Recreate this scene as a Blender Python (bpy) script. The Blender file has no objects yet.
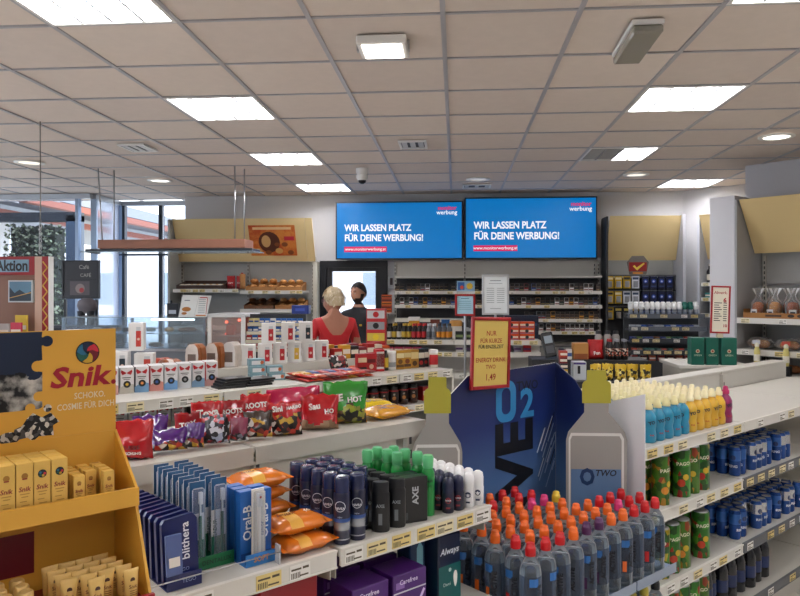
import bpy, bmesh, math, random
from mathutils import Vector, Matrix, noise
random.seed(7)
sc = bpy.context.scene
C = sc.collection
PI = math.pi
R45 = PI / 4
# ------------------------------------------------------------------ camera
CZ = 1.6
cd = bpy.data.cameras.new('camera'); cam = bpy.data.objects.new('camera', cd); C.objects.link(cam)
cam.location = (0, 0, CZ); cam.rotation_euler = (PI / 2, 0, math.radians(4.57))
cd.sensor_width = 36; cd.lens = 31.5; cd.shift_y = -0.00875; cd.clip_start = 0.05
sc.camera = cam
# ------------------------------------------------------------------ world and exposure
wd = bpy.data.worlds.new('sky'); sc.world = wd; wd.use_nodes = True
bg = wd.node_tree.nodes['Background']; bg.inputs[0].default_value = (0.93, 0.96, 1.0, 1); bg.inputs[1].default_value = 3.2
vs = sc.view_settings
vs.view_transform = 'Standard'; vs.look = 'None'; vs.gamma = 1; vs.use_curve_mapping = False
vs.exposure = 0.32
LAMP = 26.0          # strength of the lit fluorescent tubes
sc.cycles.use_denoising = True
sc.cycles.max_bounces = 8; sc.cycles.diffuse_bounces = 4; sc.cycles.transparent_max_bounces = 16
sc.cycles.caustics_reflective = False; sc.cycles.caustics_refractive = False
sc.cycles.sample_clamp_indirect = 6
# ------------------------------------------------------------------ materials
def lin(h):
    h = h.lstrip('#'); out = []
    for i in (0, 2, 4):
        x = int(h[i:i + 2], 16) / 255
        out.append(x / 12.92 if x <= 0.04045 else ((x + 0.055) / 1.055) ** 2.4)
    return out + [1]
_mats = {}
def M(h, rough=0.5, metal=0.0, var=0.05, scale=9.0, bump=0.0, spec=0.5, coat=0.0):
    key = (h, rough, metal, var, scale, bump, spec, coat)
    if key in _mats: return _mats[key]
    m = bpy.data.materials.new('m_' + h); m.use_nodes = True
    nt = m.node_tree; b = nt.nodes['Principled BSDF']
    b.inputs['Roughness'].default_value = rough; b.inputs['Metallic'].default_value = metal
    b.inputs['Specular IOR Level'].default_value = spec; b.inputs['Coat Weight'].default_value = coat
    tc = nt.nodes.new('ShaderNodeTexCoord'); n = nt.nodes.new('ShaderNodeTexNoise')
    n.inputs['Scale'].default_value = scale; n.inputs['Detail'].default_value = 4
    nt.links.new(tc.outputs['Object'], n.inputs['Vector'])
    mix = nt.nodes.new('ShaderNodeMix'); mix.data_type = 'RGBA'
    c = lin(h); mix.inputs[6].default_value = [x * (1 - var) for x in c[:3]] + [1]
    mix.inputs[7].default_value = [min(1, x * (1 + var)) for x in c[:3]] + [1]
    nt.links.new(n.outputs['Fac'], mix.inputs[0]); nt.links.new(mix.outputs[2], b.inputs['Base Color'])
    if bump:
        bp = nt.nodes.new('ShaderNodeBump'); bp.inputs['Strength'].default_value = bump; bp.inputs['Distance'].default_value = 0.01
        nt.links.new(n.outputs['Fac'], bp.inputs['Height']); nt.links.new(bp.outputs[0], b.inputs['Normal'])
    _mats[key] = m
    return m
def EM(h, s):
    key = ('e', h, s)
    if key in _mats: return _mats[key]
    m = bpy.data.materials.new('emit_' + h); m.use_nodes = True
    b = m.node_tree.nodes['Principled BSDF']
    b.inputs['Base Color'].default_value = [x * .2 for x in lin(h)[:3]] + [1]
    b.inputs['Emission Color'].default_value = lin(h); b.inputs['Emission Strength'].default_value = s
    b.inputs['Roughness'].default_value = 0.25
    _mats[key] = m
    return m
def GLASS(h='ffffff', clear=0.85, rough=0.03, ior=1.45):
    """thin clear sheet or film: sees through, with a sharp gloss that grows at grazing angles"""
    key = ('g', h, clear, rough, ior)
    if key in _mats: return _mats[key]
    m = bpy.data.materials.new('clear_' + h); m.use_nodes = True
    nt = m.node_tree; nt.nodes.remove(nt.nodes['Principled BSDF'])
    out = nt.nodes['Material Output']
    t = nt.nodes.new('ShaderNodeBsdfTransparent'); t.inputs[0].default_value = lin(h)
    p = nt.nodes.new('ShaderNodeBsdfPrincipled'); p.inputs['Base Color'].default_value = lin(h); p.inputs['Roughness'].default_value = rough
    fr = nt.nodes.new('ShaderNodeFresnel'); fr.inputs['IOR'].default_value = ior
    ma = nt.nodes.new('ShaderNodeMath'); ma.operation = 'ADD'; ma.use_clamp = True; ma.inputs[1].default_value = 1 - clear
    nt.links.new(fr.outputs[0], ma.inputs[0])
    mx = nt.nodes.new('ShaderNodeMixShader')
    nt.links.new(ma.outputs[0], mx.inputs[0]); nt.links.new(t.outputs[0], mx.inputs[1]); nt.links.new(p.outputs[0], mx.inputs[2])
    nt.links.new(mx.outputs[0], out.inputs['Surface'])
    _mats[key] = m
    return m
def CELLS(name, hexes, scale=30.0, rough=0.3, kind='cells'):
    """printed picture: patches of several colours"""
    key = ('c', name)
    if key in _mats: return _mats[key]
    m = bpy.data.materials.new('print_' + name); m.use_nodes = True
    nt = m.node_tree; b = nt.nodes['Principled BSDF']; b.inputs['Roughness'].default_value = rough
    tc = nt.nodes.new('ShaderNodeTexCoord')
    ramp = nt.nodes.new('ShaderNodeValToRGB'); ramp.color_ramp.interpolation = 'CONSTANT' if kind == 'cells' else 'LINEAR'
    if kind == 'cells':
        v = nt.nodes.new('ShaderNodeTexVoronoi'); v.inputs['Scale'].default_value = scale
        sp = nt.nodes.new('ShaderNodeSeparateColor'); nt.links.new(v.outputs['Color'], sp.inputs[0]); src = sp.outputs[0]
    else:
        v = nt.nodes.new('ShaderNodeTexNoise'); v.inputs['Scale'].default_value = scale; v.inputs['Detail'].default_value = 8
        v.inputs['Roughness'].default_value = 0.7; src = v.outputs['Fac']
    nt.links.new(tc.outputs['Object'], v.inputs['Vector'])
    els = ramp.color_ramp.elements
    n = len(hexes)
    while len(els) < n: els.new(0.5)
    for i, h in enumerate(hexes):
        els[i].position = i / n if kind == 'cells' else 0.3 + 0.4 * i / max(1, n - 1)
        els[i].color = lin(h)
    nt.links.new(src, ramp.inputs[0]); nt.links.new(ramp.outputs[0], b.inputs['Base Color'])
    _mats[key] = m
    return m
# ------------------------------------------------------------------ mesh builder
_bev = {}
def bevbox(d, bev, seg=1):
    k = (tuple(round(x, 5) for x in d), bev, seg)
    if k not in _bev:
        bm = bmesh.new(); bmesh.ops.create_cube(bm, size=1)
        for v in bm.verts: v.co = Vector((v.co.x * d[0], v.co.y * d[1], v.co.z * d[2]))
        if bev: bmesh.ops.bevel(bm, geom=list(bm.edges), offset=bev, segments=seg, affect='EDGES', profile=0.5)
        bm.verts.ensure_lookup_table()
        _bev[k] = ([v.co.copy() for v in bm.verts], [[v.index for v in f.verts] for f in bm.faces]); bm.free()
    return _bev[k]
_txt = {}
def textdata(s, size, bold=0.0, align='CENTER'):
    k = (s, size, bold, align)
    if k not in _txt:
        cu = bpy.data.curves.new('t', 'FONT'); cu.body = s; cu.size = size; cu.align_x = align; cu.align_y = 'CENTER'
        cu.offset = bold * size; cu.resolution_u = 2 if size < .1 else 6
        ob = bpy.data.objects.new('t', cu); C.objects.link(ob)
        dg = bpy.context.evaluated_depsgraph_get(); dg.update()
        me = bpy.data.meshes.new_from_object(ob.evaluated_get(dg))
        _txt[k] = ([tuple(v.co) for v in me.vertices], [list(p.vertices) for p in me.polygons])
        bpy.data.objects.remove(ob); bpy.data.curves.remove(cu); bpy.data.meshes.remove(me)
    return _txt[k]
class MB:
    def __init__(s): s.v = []; s.f = []; s.m = []; s.s = []; s.mats = []
    def add(s, vs_, fs, mat, smooth=False, T=None):
        if mat not in s.mats: s.mats.append(mat)
        mi = s.mats.index(mat); o = len(s.v)
        for v in vs_:
            v = Vector(v); s.v.append(T @ v if T else v)
        for f in fs:
            s.f.append([i + o for i in f]); s.m.append(mi); s.s.append(smooth)
        return s
    def box(s, c, d, mat, bev=0.0, rz=0, T=None, rx=0):
        vs_, fs = bevbox(d, bev)
        Q = Matrix.Translation(c) @ Matrix.Rotation(rz, 4, 'Z') @ Matrix.Rotation(rx, 4, 'X')
        return s.add(vs_, fs, mat, False, (T @ Q) if T else Q)
    def bb(s, x0, x1, y0, y1, z0, z1, mat, bev=0.0):
        return s.box(((x0 + x1) / 2, (y0 + y1) / 2, (z0 + z1) / 2), (x1 - x0, y1 - y0, z1 - z0), mat, bev)
    def lathe(s, prof, mat, seg=14, c=(0, 0, 0), sx=1, sy=1, cap=True, T=None, smooth=True):
        vs_ = []; fs = []; n = len(prof)
        for r, z in prof:
            for i in range(seg):
                a = 2 * PI * (i + .5) / seg; vs_.append((c[0] + r * sx * math.cos(a), c[1] + r * sy * math.sin(a), c[2] + z))
        for j in range(n - 1):
            for i in range(seg):
                k = (i + 1) % seg; fs.append([j * seg + i, j * seg + k, (j + 1) * seg + k, (j + 1) * seg + i])
        s.add(vs_, fs, mat, smooth, T)
        if cap:
            s.add(vs_[:seg], [list(range(seg))[::-1]], mat, False, T); s.add(vs_[-seg:], [list(range(seg))], mat, False, T)
        return s
    def prism(s, poly, y0, y1, mat, side=None, T=None):
        """poly in local x-z, extruded along y (y0 is the front)"""
        n = len(poly)
        s.add([(x, y0, z) for x, z in poly], [list(range(n))], mat, False, T)
        s.add([(x, y1, z) for x, z in poly], [list(range(n))[::-1]], side or mat, False, T)
        vs_ = [(x, y0, z) for x, z in poly] + [(x, y1, z) for x, z in poly]
        s.add(vs_, [[i, i + n, (i + 1) % n + n, (i + 1) % n] for i in range(n)], side or mat, False, T)
        return s
    def plan(s, poly, z0, z1, mat, side=None):
        """poly in x-y, extruded along z"""
        n = len(poly)
        s.add([(x, y, z1) for x, y in poly], [list(range(n))], mat)
        s.add([(x, y, z0) for x, y in poly], [list(range(n))[::-1]], side or mat)
        vs_ = [(x, y, z0) for x, y in poly] + [(x, y, z1) for x, y in poly]
        s.add(vs_, [[i, (i + 1) % n, (i + 1) % n + n, i + n] for i in range(n)], side or mat)
        return s
    def tube(s, path, r, mat, seg=6):
        path = [Vector(p) for p in path]; vs_ = []; fs = []
        for i, p in enumerate(path):
            d = (path[min(i + 1, len(path) - 1)] - path[max(i - 1, 0)]).normalized()
            a = d.orthogonal().normalized(); b = d.cross(a)
            rr = r[i] if isinstance(r, (list, tuple)) else r
            for k in range(seg):
                t = 2 * PI * k / seg; vs_.append(p + (a * math.cos(t) + b * math.sin(t)) * rr)
        for i in range(len(path) - 1):
            for k in range(seg):
                l = (k + 1) % seg; fs.append([i * seg + k, i * seg + l, (i + 1) * seg + l, (i + 1) * seg + k])
        fs.append(list(range(seg))[::-1]); fs.append([(len(path) - 1) * seg + k for k in range(seg)])
        return s.add(vs_, fs, mat, True)
    def text(s, t, size, mat, x=0, z=0, y=0, bold=0.0, align='CENTER', rot=0, f=None, sx=1, T=None, sheer=0):
        """flat lettering in local x-z facing -y; f(x, z) gives the surface to lie on"""
        vs_, fs = textdata(t, size, bold, align); out = []
        ca, sa = math.cos(rot), math.sin(rot)
        for a, b, _ in vs_:
            a = a * sx + sheer * b
            X = x + a * ca - b * sa; Z = z + a * sa + b * ca
            out.append((X, (f(X, Z) - .0006) if f else y, Z))
        return s.add(out, fs, mat, False, T)
    def disc(s, x, z, r, y, mat, seg=16, rz=1.0):
        return s.add([(x + r * math.cos(2 * PI * i / seg), y, z + r * rz * math.sin(2 * PI * i / seg)) for i in range(seg)], [list(range(seg))], mat)
    def quad(s, x0, x1, z0, z1, y, mat):
        return s.add([(x0, y, z0), (x1, y, z0), (x1, y, z1), (x0, y, z1)], [[0, 1, 2, 3]], mat)
    def mesh(s, name='mesh'):
        me = bpy.data.meshes.new(name); me.from_pydata([tuple(v) for v in s.v], [], s.f)
        for m in s.mats: me.materials.append(m)
        me.polygons.foreach_set('material_index', s.m); me.polygons.foreach_set('use_smooth', s.s); me.update()
        return me
# ------------------------------------------------------------------ scene objects
def tag(o, label=None, cat=None, group=None, kind=None):
    if label: o['label'] = label
    if cat: o['category'] = cat
    if group: o['group'] = group
    if kind: o['kind'] = kind
    return o
def obj(name, mb, parent=None, loc=(0, 0, 0), rz=0.0, rx=0.0, ry=0.0):
    me = mb.mesh(name) if isinstance(mb, MB) else mb
    o = bpy.data.objects.new(name, me); C.objects.link(o)
    if parent: o.parent = parent
    o.location = loc; o.rotation_euler = (rx, ry, rz)
    return o
def empty(name, loc=(0, 0, 0), rz=0.0, parent=None, rx=0.0, ry=0.0):
    o = bpy.data.objects.new(name, None); C.objects.link(o); o.location = loc; o.rotation_euler = (rx, ry, rz); o.empty_display_size = .05
    if parent: o.parent = parent
    return o
class Kind:
    """one design of thing: its parts as shared meshes (name, mesh, label, index of the part it belongs to)"""
    def __init__(s, *parts):
        s.parts = []
        for p in parts:
            p = tuple(p) + (None,) * (4 - len(p))
            s.parts.append((p[0], p[1].mesh(p[0]) if isinstance(p[1], MB) else p[1], p[2], p[3]))
def put(name, K, loc, rz, label, cat, group=None, rx=0.0, ry=0.0):
    if len(K.parts) == 1:
        r = obj(name, K.parts[0][1], None, loc, rz, rx, ry)
    else:
        r = empty(name, loc, rz, None, rx, ry); made = []
        for n, me, lab, par in K.parts:
            o = obj(n, me, made[par] if par is not None else r); made.append(o)
            if lab: o['label'] = lab
    return tag(r, label, cat, group)
def struct(name, mb, parent=None, loc=(0, 0, 0), rz=0.0):
    o = obj(name, mb, parent, loc, rz)
    if not parent: o['kind'] = 'structure'
    return o
S2 = math.sqrt(.5)
def G(u, w, z): return ((u - w) * S2, (u + w) * S2, z)      # the gondolas stand at 45 degrees to the ceiling grid
def jit(a): return random.uniform(-a, a)
# common materials
WALL = M('c9c8c9', .8, var=.03, scale=2); METAL = M('c6c3ba', .38, var=.03, scale=3); METAL2 = M('bdbab0', .4, var=.04, scale=3)
DARK = M('17181b', .4); BLACK = M('0b0b0d', .35); WHITE = M('e9e8e4', .4); BEIGE = M('e4ca92', .55, var=.03, scale=2)
STEEL = M('b9babc', .28, .9); CHAR = M('2e3034', .5); RED = M('b8161c', .4); TAGY = M('ead9a0', .6); PAPER = M('f1efe8', .7)
# ------------------------------------------------------------------ room shell
CEIL = 2.876; GX0 = -0.06; GY0 = 0.1; T = 0.625
floor = struct('floor', MB().bb(-8, 8, -5, 9.65, -.06, 0, M('cfcac0', .25, var=.08, scale=3)))
# floor tiles
ft = M('d0cabf', .22, var=.1, scale=4)
tile_me = MB().box((0, 0, .002), (.596, .596, .004), ft, .001).mesh('tile')
for i in range(-8, 9):
    for j in range(2, 15):
        if (i + j) % 1 == 0 and i * i + j * j < 190: obj('tile', tile_me, floor, (i * .6 + .3, j * .6 + .3, 0))
wb = MB()
WB = 9.2
DX0, DX1, DZ = -1.80, -0.90, 2.0
wb.bb(-3.65, DX0, WB, WB + .15, 0, CEIL, WALL).bb(DX1, 2.9, WB, WB + .15, 0, CEIL, WALL).bb(DX0, DX1, WB, WB + .15, DZ, CEIL, WALL)
struct('wall_back', wb)
struct('wall_back_return', MB().bb(-3.65, -3.5, WB + .15, 9.65, 0, CEIL, WALL))
struct('wall_right_angled', MB().bb(0, .15, -2.0, 4.6, 0, CEIL, WALL), None, G(8.55, 0, 0), R45)
struct('wall_right_bulkhead', MB().bb(0, 1.2, -2.2, 0, 0, CEIL, M('cdccd0', .8, var=.02)), None, G(7.31, 3.15, 0), R45)
struct('wall_right', MB().bb(7.4, 7.55, -5, 4.8, 0, CEIL, WALL))
struct('wall_front', MB().bb(-8, 7.5, -5.15, -5, 0, CEIL, WALL))
struct('wall_left', MB().bb(-8.15, -8, -5, 8.75, 0, .5, WALL))
# ceiling: slab, T bars, tiles
TILE = M('e3d6cb', .9, var=.05, scale=14, bump=.06)
TILE2 = M('ddd0c6', .9, var=.06, scale=11, bump=.06)
BARM = M('b6b4b8', .4, .15)
ceil = struct('ceiling', MB().bb(-8, 7.6, -5, 9.65, CEIL + .09, CEIL + .15, M('9a948f', .9)))
def xl(i): return GX0 + T * i
def yl(j): return GY0 + T * j
for i in range(-12, 12):
    obj('grid_bar', MB().bb(-.012, .012, -5, 9.65, 0, .012, BARM).bb(-.002, .002, -5, 9.65, .012, .05, BARM), ceil, (xl(i), 0, CEIL - .004))
for j in range(-8, 16):
    obj('grid_bar', MB().bb(-8, 7.6, -.008, .008, 0, .010, BARM).bb(-8, 7.6, -.002, .002, .010, .05, BARM), ceil, (0, yl(j), CEIL - .003))
LIT = [(-3, 4), (-3, 7), (-3, 10), (-3, 13), (2, 4), (2, 7), (2, 10), (4, 13), (-3, 1), (2, 1), (-3, -2), (2, -2), (-3, -5), (2, -5), (-8, 1), (-8, 4), (-8, -2), (7, 4), (7, 1), (7, -2), (7, 7)]
lamps = set(LIT)
def proj(X, Y, Z):
    c, s = math.cos(math.radians(4.57)), math.sin(math.radians(4.57))
    r = X * c + Y * s; f = -X * s + Y * c
    return (400 + 700 * r / f, 291 - 700 * (Z - CZ) / f) if f > .1 else (9999, 9999)
tme = [MB().box((0, 0, 0), (.607, .607, .016), m, .003).mesh('tile') for m in (TILE, TILE2)]
seen, rest = [], []
for i in range(-13, 12):
    for j in range(-9, 16):
        if (i, j) in lamps: continue
        x, y = xl(i) + T / 2, yl(j) + T / 2
        if y > 9.7: continue
        p = [proj(x + a, y + b, CEIL) for a in (-.3, .3) for b in (-.3, .3)]
        vis = any(-5 < q[0] < 805 and -5 < q[1] < 400 for q in p)
        (seen if vis else rest).append((x, y))
seen.sort(key=lambda q: q[0] ** 2 + q[1] ** 2)
rest += seen[298:]
for n, (x, y) in enumerate(seen[:298]):
    obj('tile', tme[random.random() < .4], ceil, (x, y, CEIL + .012 + jit(.0015)))
mb = MB()
for x, y in rest: mb.box((x, y, CEIL + .012), (.607, .607, .016), TILE)
o = obj('tile_field', mb, ceil); o['kind'] = 'stuff'
# ------------------------------------------------------------------ ceiling lights
TUBE = EM('fdfbff', LAMP); TOFF = M('8d8d8c', .3)
REFL = M('d9d9d8', .25, .3); LOUV = M('a4a5a7', .4, .3)
def lamp_kind(on):
    fr = MB(); h = T / 2 - .006
    for a in (-1, 1):
        fr.bb(min(a * h, a * (h - .018)), max(a * h, a * (h - .018)), -h, h, -.006, .03, WHITE)
        fr.bb(-h + .018, h - .018, min(a * h, a * (h - .018)), max(a * h, a * (h - .018)), -.006, .03, WHITE)
    body = MB().bb(-h, h, -h, h, .055, .075, REFL)
    parts = [('frame', fr), ('reflector', body)]
    for k in range(4):
        x = -.225 + .15 * k
        parts.append(('tube', MB().bb(x - .042, x + .042, -h + .02, h - .02, .018, .034, TUBE if on[k] else TOFF)))
    for k in range(5):
        x = -.3 + .15 * k
        parts.append(('louver', MB().bb(x - .006, x + .006, -h + .018, h - .018, -.002, .05, LOUV)))
    cr = MB()
    for k in range(9):
        y = -.24 + .06 * k; cr.bb(-h + .02, h - .02, y - .0015, y + .0015, 0, .014, REFL)
    parts.append(('cross_blades', cr))
    return Kind(*parts)
LLAB = {(-3, 13): 'lit square ceiling light next to the back wall above the beige bakery panel', (-3, 10): 'lit square ceiling light beside the dome camera', (-3, 7): 'lit square ceiling light over the middle gondola of coffee boxes', (-3, 4): 'lit square ceiling light over the yellow cosmetics display', (2, 4): 'lit square ceiling light beyond the grey emergency light', (2, 7): 'lit square ceiling light over the drinks gondola, before the half dark one', (4, 13): 'lit square ceiling light above the tool blister wall', (7, 4): 'lit square ceiling light over the far end of the drinks gondola', (7, 7): 'lit square ceiling light over the bread shelves'}
KL = lamp_kind((1, 1, 1, 1)); KLH = lamp_kind((0, 0, 1, 1))
for (i, j) in LIT:
    half = (i, j) == (2, 10)
    put('ceiling_light', KLH if half else KL, (xl(i) + T / 2, yl(j) + T / 2, CEIL), 0,
        'square louvered ceiling light with half of its tubes dark' if half else LLAB.get((i, j), 'square louvered fluorescent light, all tubes lit, over the front of the shop'), 'ceiling light', None if half or (i, j) in LLAB else 'lit square ceiling lights')
# surface fixtures
f = empty('floodlight', (-.37, 3.56, CEIL)); tag(f, 'small white floodlight with lit window on ceiling bracket', 'light')
obj('housing', MB().bb(-.125, .125, -.12, .12, -.05, -.006, WHITE, .006), f); obj('lens', MB().bb(-.1, .1, -.1, .1, -.054, -.0495, EM('fff8ee', 5.0)), f)
obj('bracket', MB().bb(-.135, -.128, -.02, .02, -.05, -.003, STEEL).bb(.128, .135, -.02, .02, -.05, -.003, STEEL).bb(-.135, .135, -.02, .02, -.006, -.0045, STEEL), f)
f = empty('emergency_light', (.90, 3.58, CEIL), -.02); tag(f, 'oblong emergency light with grey see-through cover, unlit, mounted on ceiling', 'light')
obj('base', MB().bb(-.075, .075, -.235, .235, -.03, -.005, WHITE, .004), f)
obj('cover', MB().bb(-.07, .07, -.23, .23, -.07, -.03, GLASS('b9b4a8', .45), .008), f); obj('tube', MB().bb(-.012, .012, -.18, .18, -.055, -.035, M('d8d4c8', .4)), f)
obj('battery', MB().bb(-.05, .05, -.06, .06, -.06, -.032, M('8a867d', .5)), f)
def airvent(x, y, sx, sy, lab):
    f = empty('air_vent', (x, y, CEIL)); tag(f, lab, 'vent')
    obj('frame', MB().bb(-sx, sx, -sy, -sy + .02, -.02, -.004, WHITE).bb(-sx, sx, sy - .02, sy, -.02, -.004, WHITE).bb(-sx, -sx + .02, -sy + .02, sy - .02, -.02, -.004, WHITE).bb(sx - .02, sx, -sy + .02, sy - .02, -.02, -.004, WHITE), f)
    obj('backing', MB().bb(-sx + .02, sx - .02, -sy + .02, sy - .02, -.008, -.005, CHAR), f)
    for k in range(3):
        xx = -sx + .05 + (2 * sx - .1) * k / 2
        obj('slat', MB().box((xx, 0, -.016), (.045, 2 * sy - .05, .004), M('c9c9c6', .4)), f, (0, 0, 0))
airvent(-.37, 6.04, .12, .15, 'small louvered air vent between the square lights, before the screens')
airvent(-2.8, 5.98, .12, .15, 'small louvered air vent in ceiling near the hanging wooden shelf')
airvent(.25, 8.5, .17, .13, 'small louvered air vent close to the blue screens')
for x, y, l, st_ in ((-3.39, 7.8, 'round recessed downlight above the hanging wooden shelf', 2.0), (2.63, 5.99, 'round recessed downlight above bread shelves, brightly lit', 4.0), (1.96, 7.82, 'round recessed downlight before the beige tool panel', .8), (-4.2, 6.6, 'round recessed downlight by the shop window', 1.2), (.25, 8.0, 'round recessed downlight just before the blue screens', .35)):
    f = empty('downlight', (x, y, CEIL)); tag(f, l, 'downlight')
    obj('ring', MB().lathe([(.14, -.004), (.14, -.012), (.105, -.016), (.1, -.005)], WHITE, 20, cap=False), f)
    obj('lens', MB().lathe([(.10, -.006), (.10, -.009)], EM('fff6e8', st_), 20), f)
f = empty('dome_camera', (-.97, 7.21, CEIL)); tag(f, 'white dome security camera with dark eye hanging from ceiling', 'camera')
obj('mount', MB().lathe([(.065, -.003), (.065, -.05), (.05, -.07)], WHITE, 16), f)
obj('shell', MB().lathe([(.058, -.07), (.062, -.1), (.045, -.13)], WHITE, 16), f)
obj('dome', MB().lathe([(.043, -.128), (.036, -.15), (.015, -.165)], BLACK, 14), f)
# ------------------------------------------------------------------ door in the back wall
DF = M('14161c', .4)
d = empty('door_1', (0, WB, 0)); d['kind'] = 'structure'
obj('frame', MB().bb(DX0, DX0 + .09, -.03, .1, 0, DZ, DF).bb(DX1 - .09, DX1, -.03, .1, 0, DZ, DF).bb(DX0 + .09, DX1 - .09, -.03, .1, DZ - .09, DZ, DF), d)
obj('sash', MB().bb(DX0 + .09, DX0 + .16, .0, .06, 0, DZ - .09, DF).bb(DX1 - .16, DX1 - .09, .0, .06, 0, DZ - .09, DF).bb(DX0 + .16, DX1 - .16, 0, .06, 0, .18, DF).bb(DX0 + .16, DX1 - .16, 0, .06, DZ - .14, DZ - .09, DF), d)
obj('pane', MB().bb(DX0 + .16, DX1 - .16, .025, .032, .18, DZ - .14, GLASS('f4f8ff', .93)), d)
obj('handle', MB().tube([(DX1 - .12, -.02, .95), (DX1 - .12, -.06, .97), (DX1 - .12, -.06, 1.25), (DX1 - .12, -.02, 1.27)], .012, STEEL), d)
# ------------------------------------------------------------------ shop windows on the window side
FR = M('2a3038', .4, .3); PANE = GLASS('f4f8ff', .985, .02, 1.12)
def glazing(name, x0, x1, y, posts, alongy=False, pw=.035, pm=None):
    pm = pm or FR
    w = empty(name, (0, 0, 0)); w['kind'] = 'structure'
    def bx(a0, a1, b0, b1, z0, z1, m): return MB().bb(b0, b1, a0, a1, z0, z1, m) if alongy else MB().bb(a0, a1, b0, b1, z0, z1, m)
    obj('top_rail', bx(x0, x1, y - .04, y + .04, CEIL - .07, CEIL - .005, M('b9c0c8', .3, .4)), w)
    obj('bottom_rail', bx(x0, x1, y - .04, y + .04, 0, .12, FR), w)
    for p in posts: obj('post', bx(p - pw, p + pw, y - .04, y + .04, .12, CEIL - .07, pm), w)
    for a, b in zip(posts[:-1], posts[1:]): obj('pane', bx(a + pw, b - pw, y - .004, y + .004, .12, CEIL - .07, PANE), w)
    return w
glazing('window_1', -8, -4.75, 8.8, [-7.96, -6.2, -4.93], pw=.02, pm=M('8fa0b4', .3, .5))
glazing('window_2', 8.85, 9.6, -4.75, [8.87, 9.57], True, pw=.015, pm=M('8fa0b4', .3, .5))
w2 = glazing('window_3', -4.75, -3.65, 9.6, [-4.70, -4.15, -3.7], pw=.028)
obj('transom', MB().bb(-4.75, -3.65, 9.55, 9.65, 2.1, 2.2, FR), w2)
glazing('fill_window', -4.9, 8.7, -8.07, [-4.86, -2.2, .5, 3.2, 5.9, 8.66], True)  # unseen glazed side wall, added to let in daylight that brightens the ceiling
# dark entrance frame further out
e = empty('window_4', (0, 0, 0)); e['kind'] = 'structure'
for x0, x1 in ((-5.91, -5.70),): obj('post', MB().bb(x0, x1, 10.2, 10.35, 0, 2.75, M('3a4f66', .4)), e)
obj('lintel', MB().bb(-9, -5.70, 10.2, 10.35, 2.66, 2.80, FR), e)
# ------------------------------------------------------------------ outside
struct('ground', MB().bb(-40, 40, -40, 45, -.16, -.07, M('d5d3cd', .9)))
cn = empty('canopy', (0, 0, 0)); tag(cn, 'forecourt canopy outside with salmon coloured fascia band', 'canopy')
obj('fascia', MB().bb(-6.75, -6.6, 9.75, 24, 2.98, 3.09, M('9a5a4a', .6)), cn); obj('fascia', MB().bb(-7.45, -7.3, 9.75, 24, 2.83, 2.93, M('9a5a4a', .6)), cn)
obj('roof', MB().bb(-12, -6.6, 9.75, 24, 3.1, 3.3, M('8d939c', .6)), cn); obj('soffit', MB().bb(-7.3, -6.75, 9.75, 24, 3.0, 3.05, M('5c636e', .6)), cn)
obj('column', MB().box((-9.6, 14.0, 1.6), (.3, .3, 3.2), WHITE), cn); obj('column', MB().box((-7.6, 19, 1.6), (.3, .3, 3.2), WHITE), cn)
hb = MB(); hg = [M('3d4a3a', .8), M('4d5c48', .8), M('2b332c', .8), M('8c9a82', .8), M('3a4338', .8), M('aab59c', .7)]
for k in range(4200):
    x, y, z = random.uniform(-7.6, -6.72), random.uniform(11.2, 11.8), random.uniform(.3, 2.72)
    a = random.uniform(0, PI); q = .025 + random.random() * .03
    hb.add([(x - q * math.cos(a), y - q * math.sin(a), z), (x, y + .02, z - q * .6), (x + q * math.cos(a), y + q * math.sin(a), z + jit(.03)), (x, y, z + q * .6)], [[0, 1, 2, 3]], random.choice(hg))
h = empty('hedge', (0, 0, 0)); tag(h, 'dark speckled leafy hedge outside behind the shop window', 'hedge')
o = obj('foliage', hb, h); o['kind'] = 'stuff'
obj('stem', MB().bb(-7.55, -6.77, 11.35, 11.65, -.07, 2.68, M('262c28', .9)), h)
b = empty('building', (0, 0, 0)); tag(b, 'pale low building across the forecourt', 'building')
obj('wall', MB().bb(-24, 2, 30, 31, 0, 3.4, M('e6e8ec', .9)), b)
for k in range(5): obj('window', MB().bb(-22 + k * 4.5, -19.6 + k * 4.5, 29.95, 30.02, 1, 2.4, M('8797a6', .3)), b)
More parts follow.
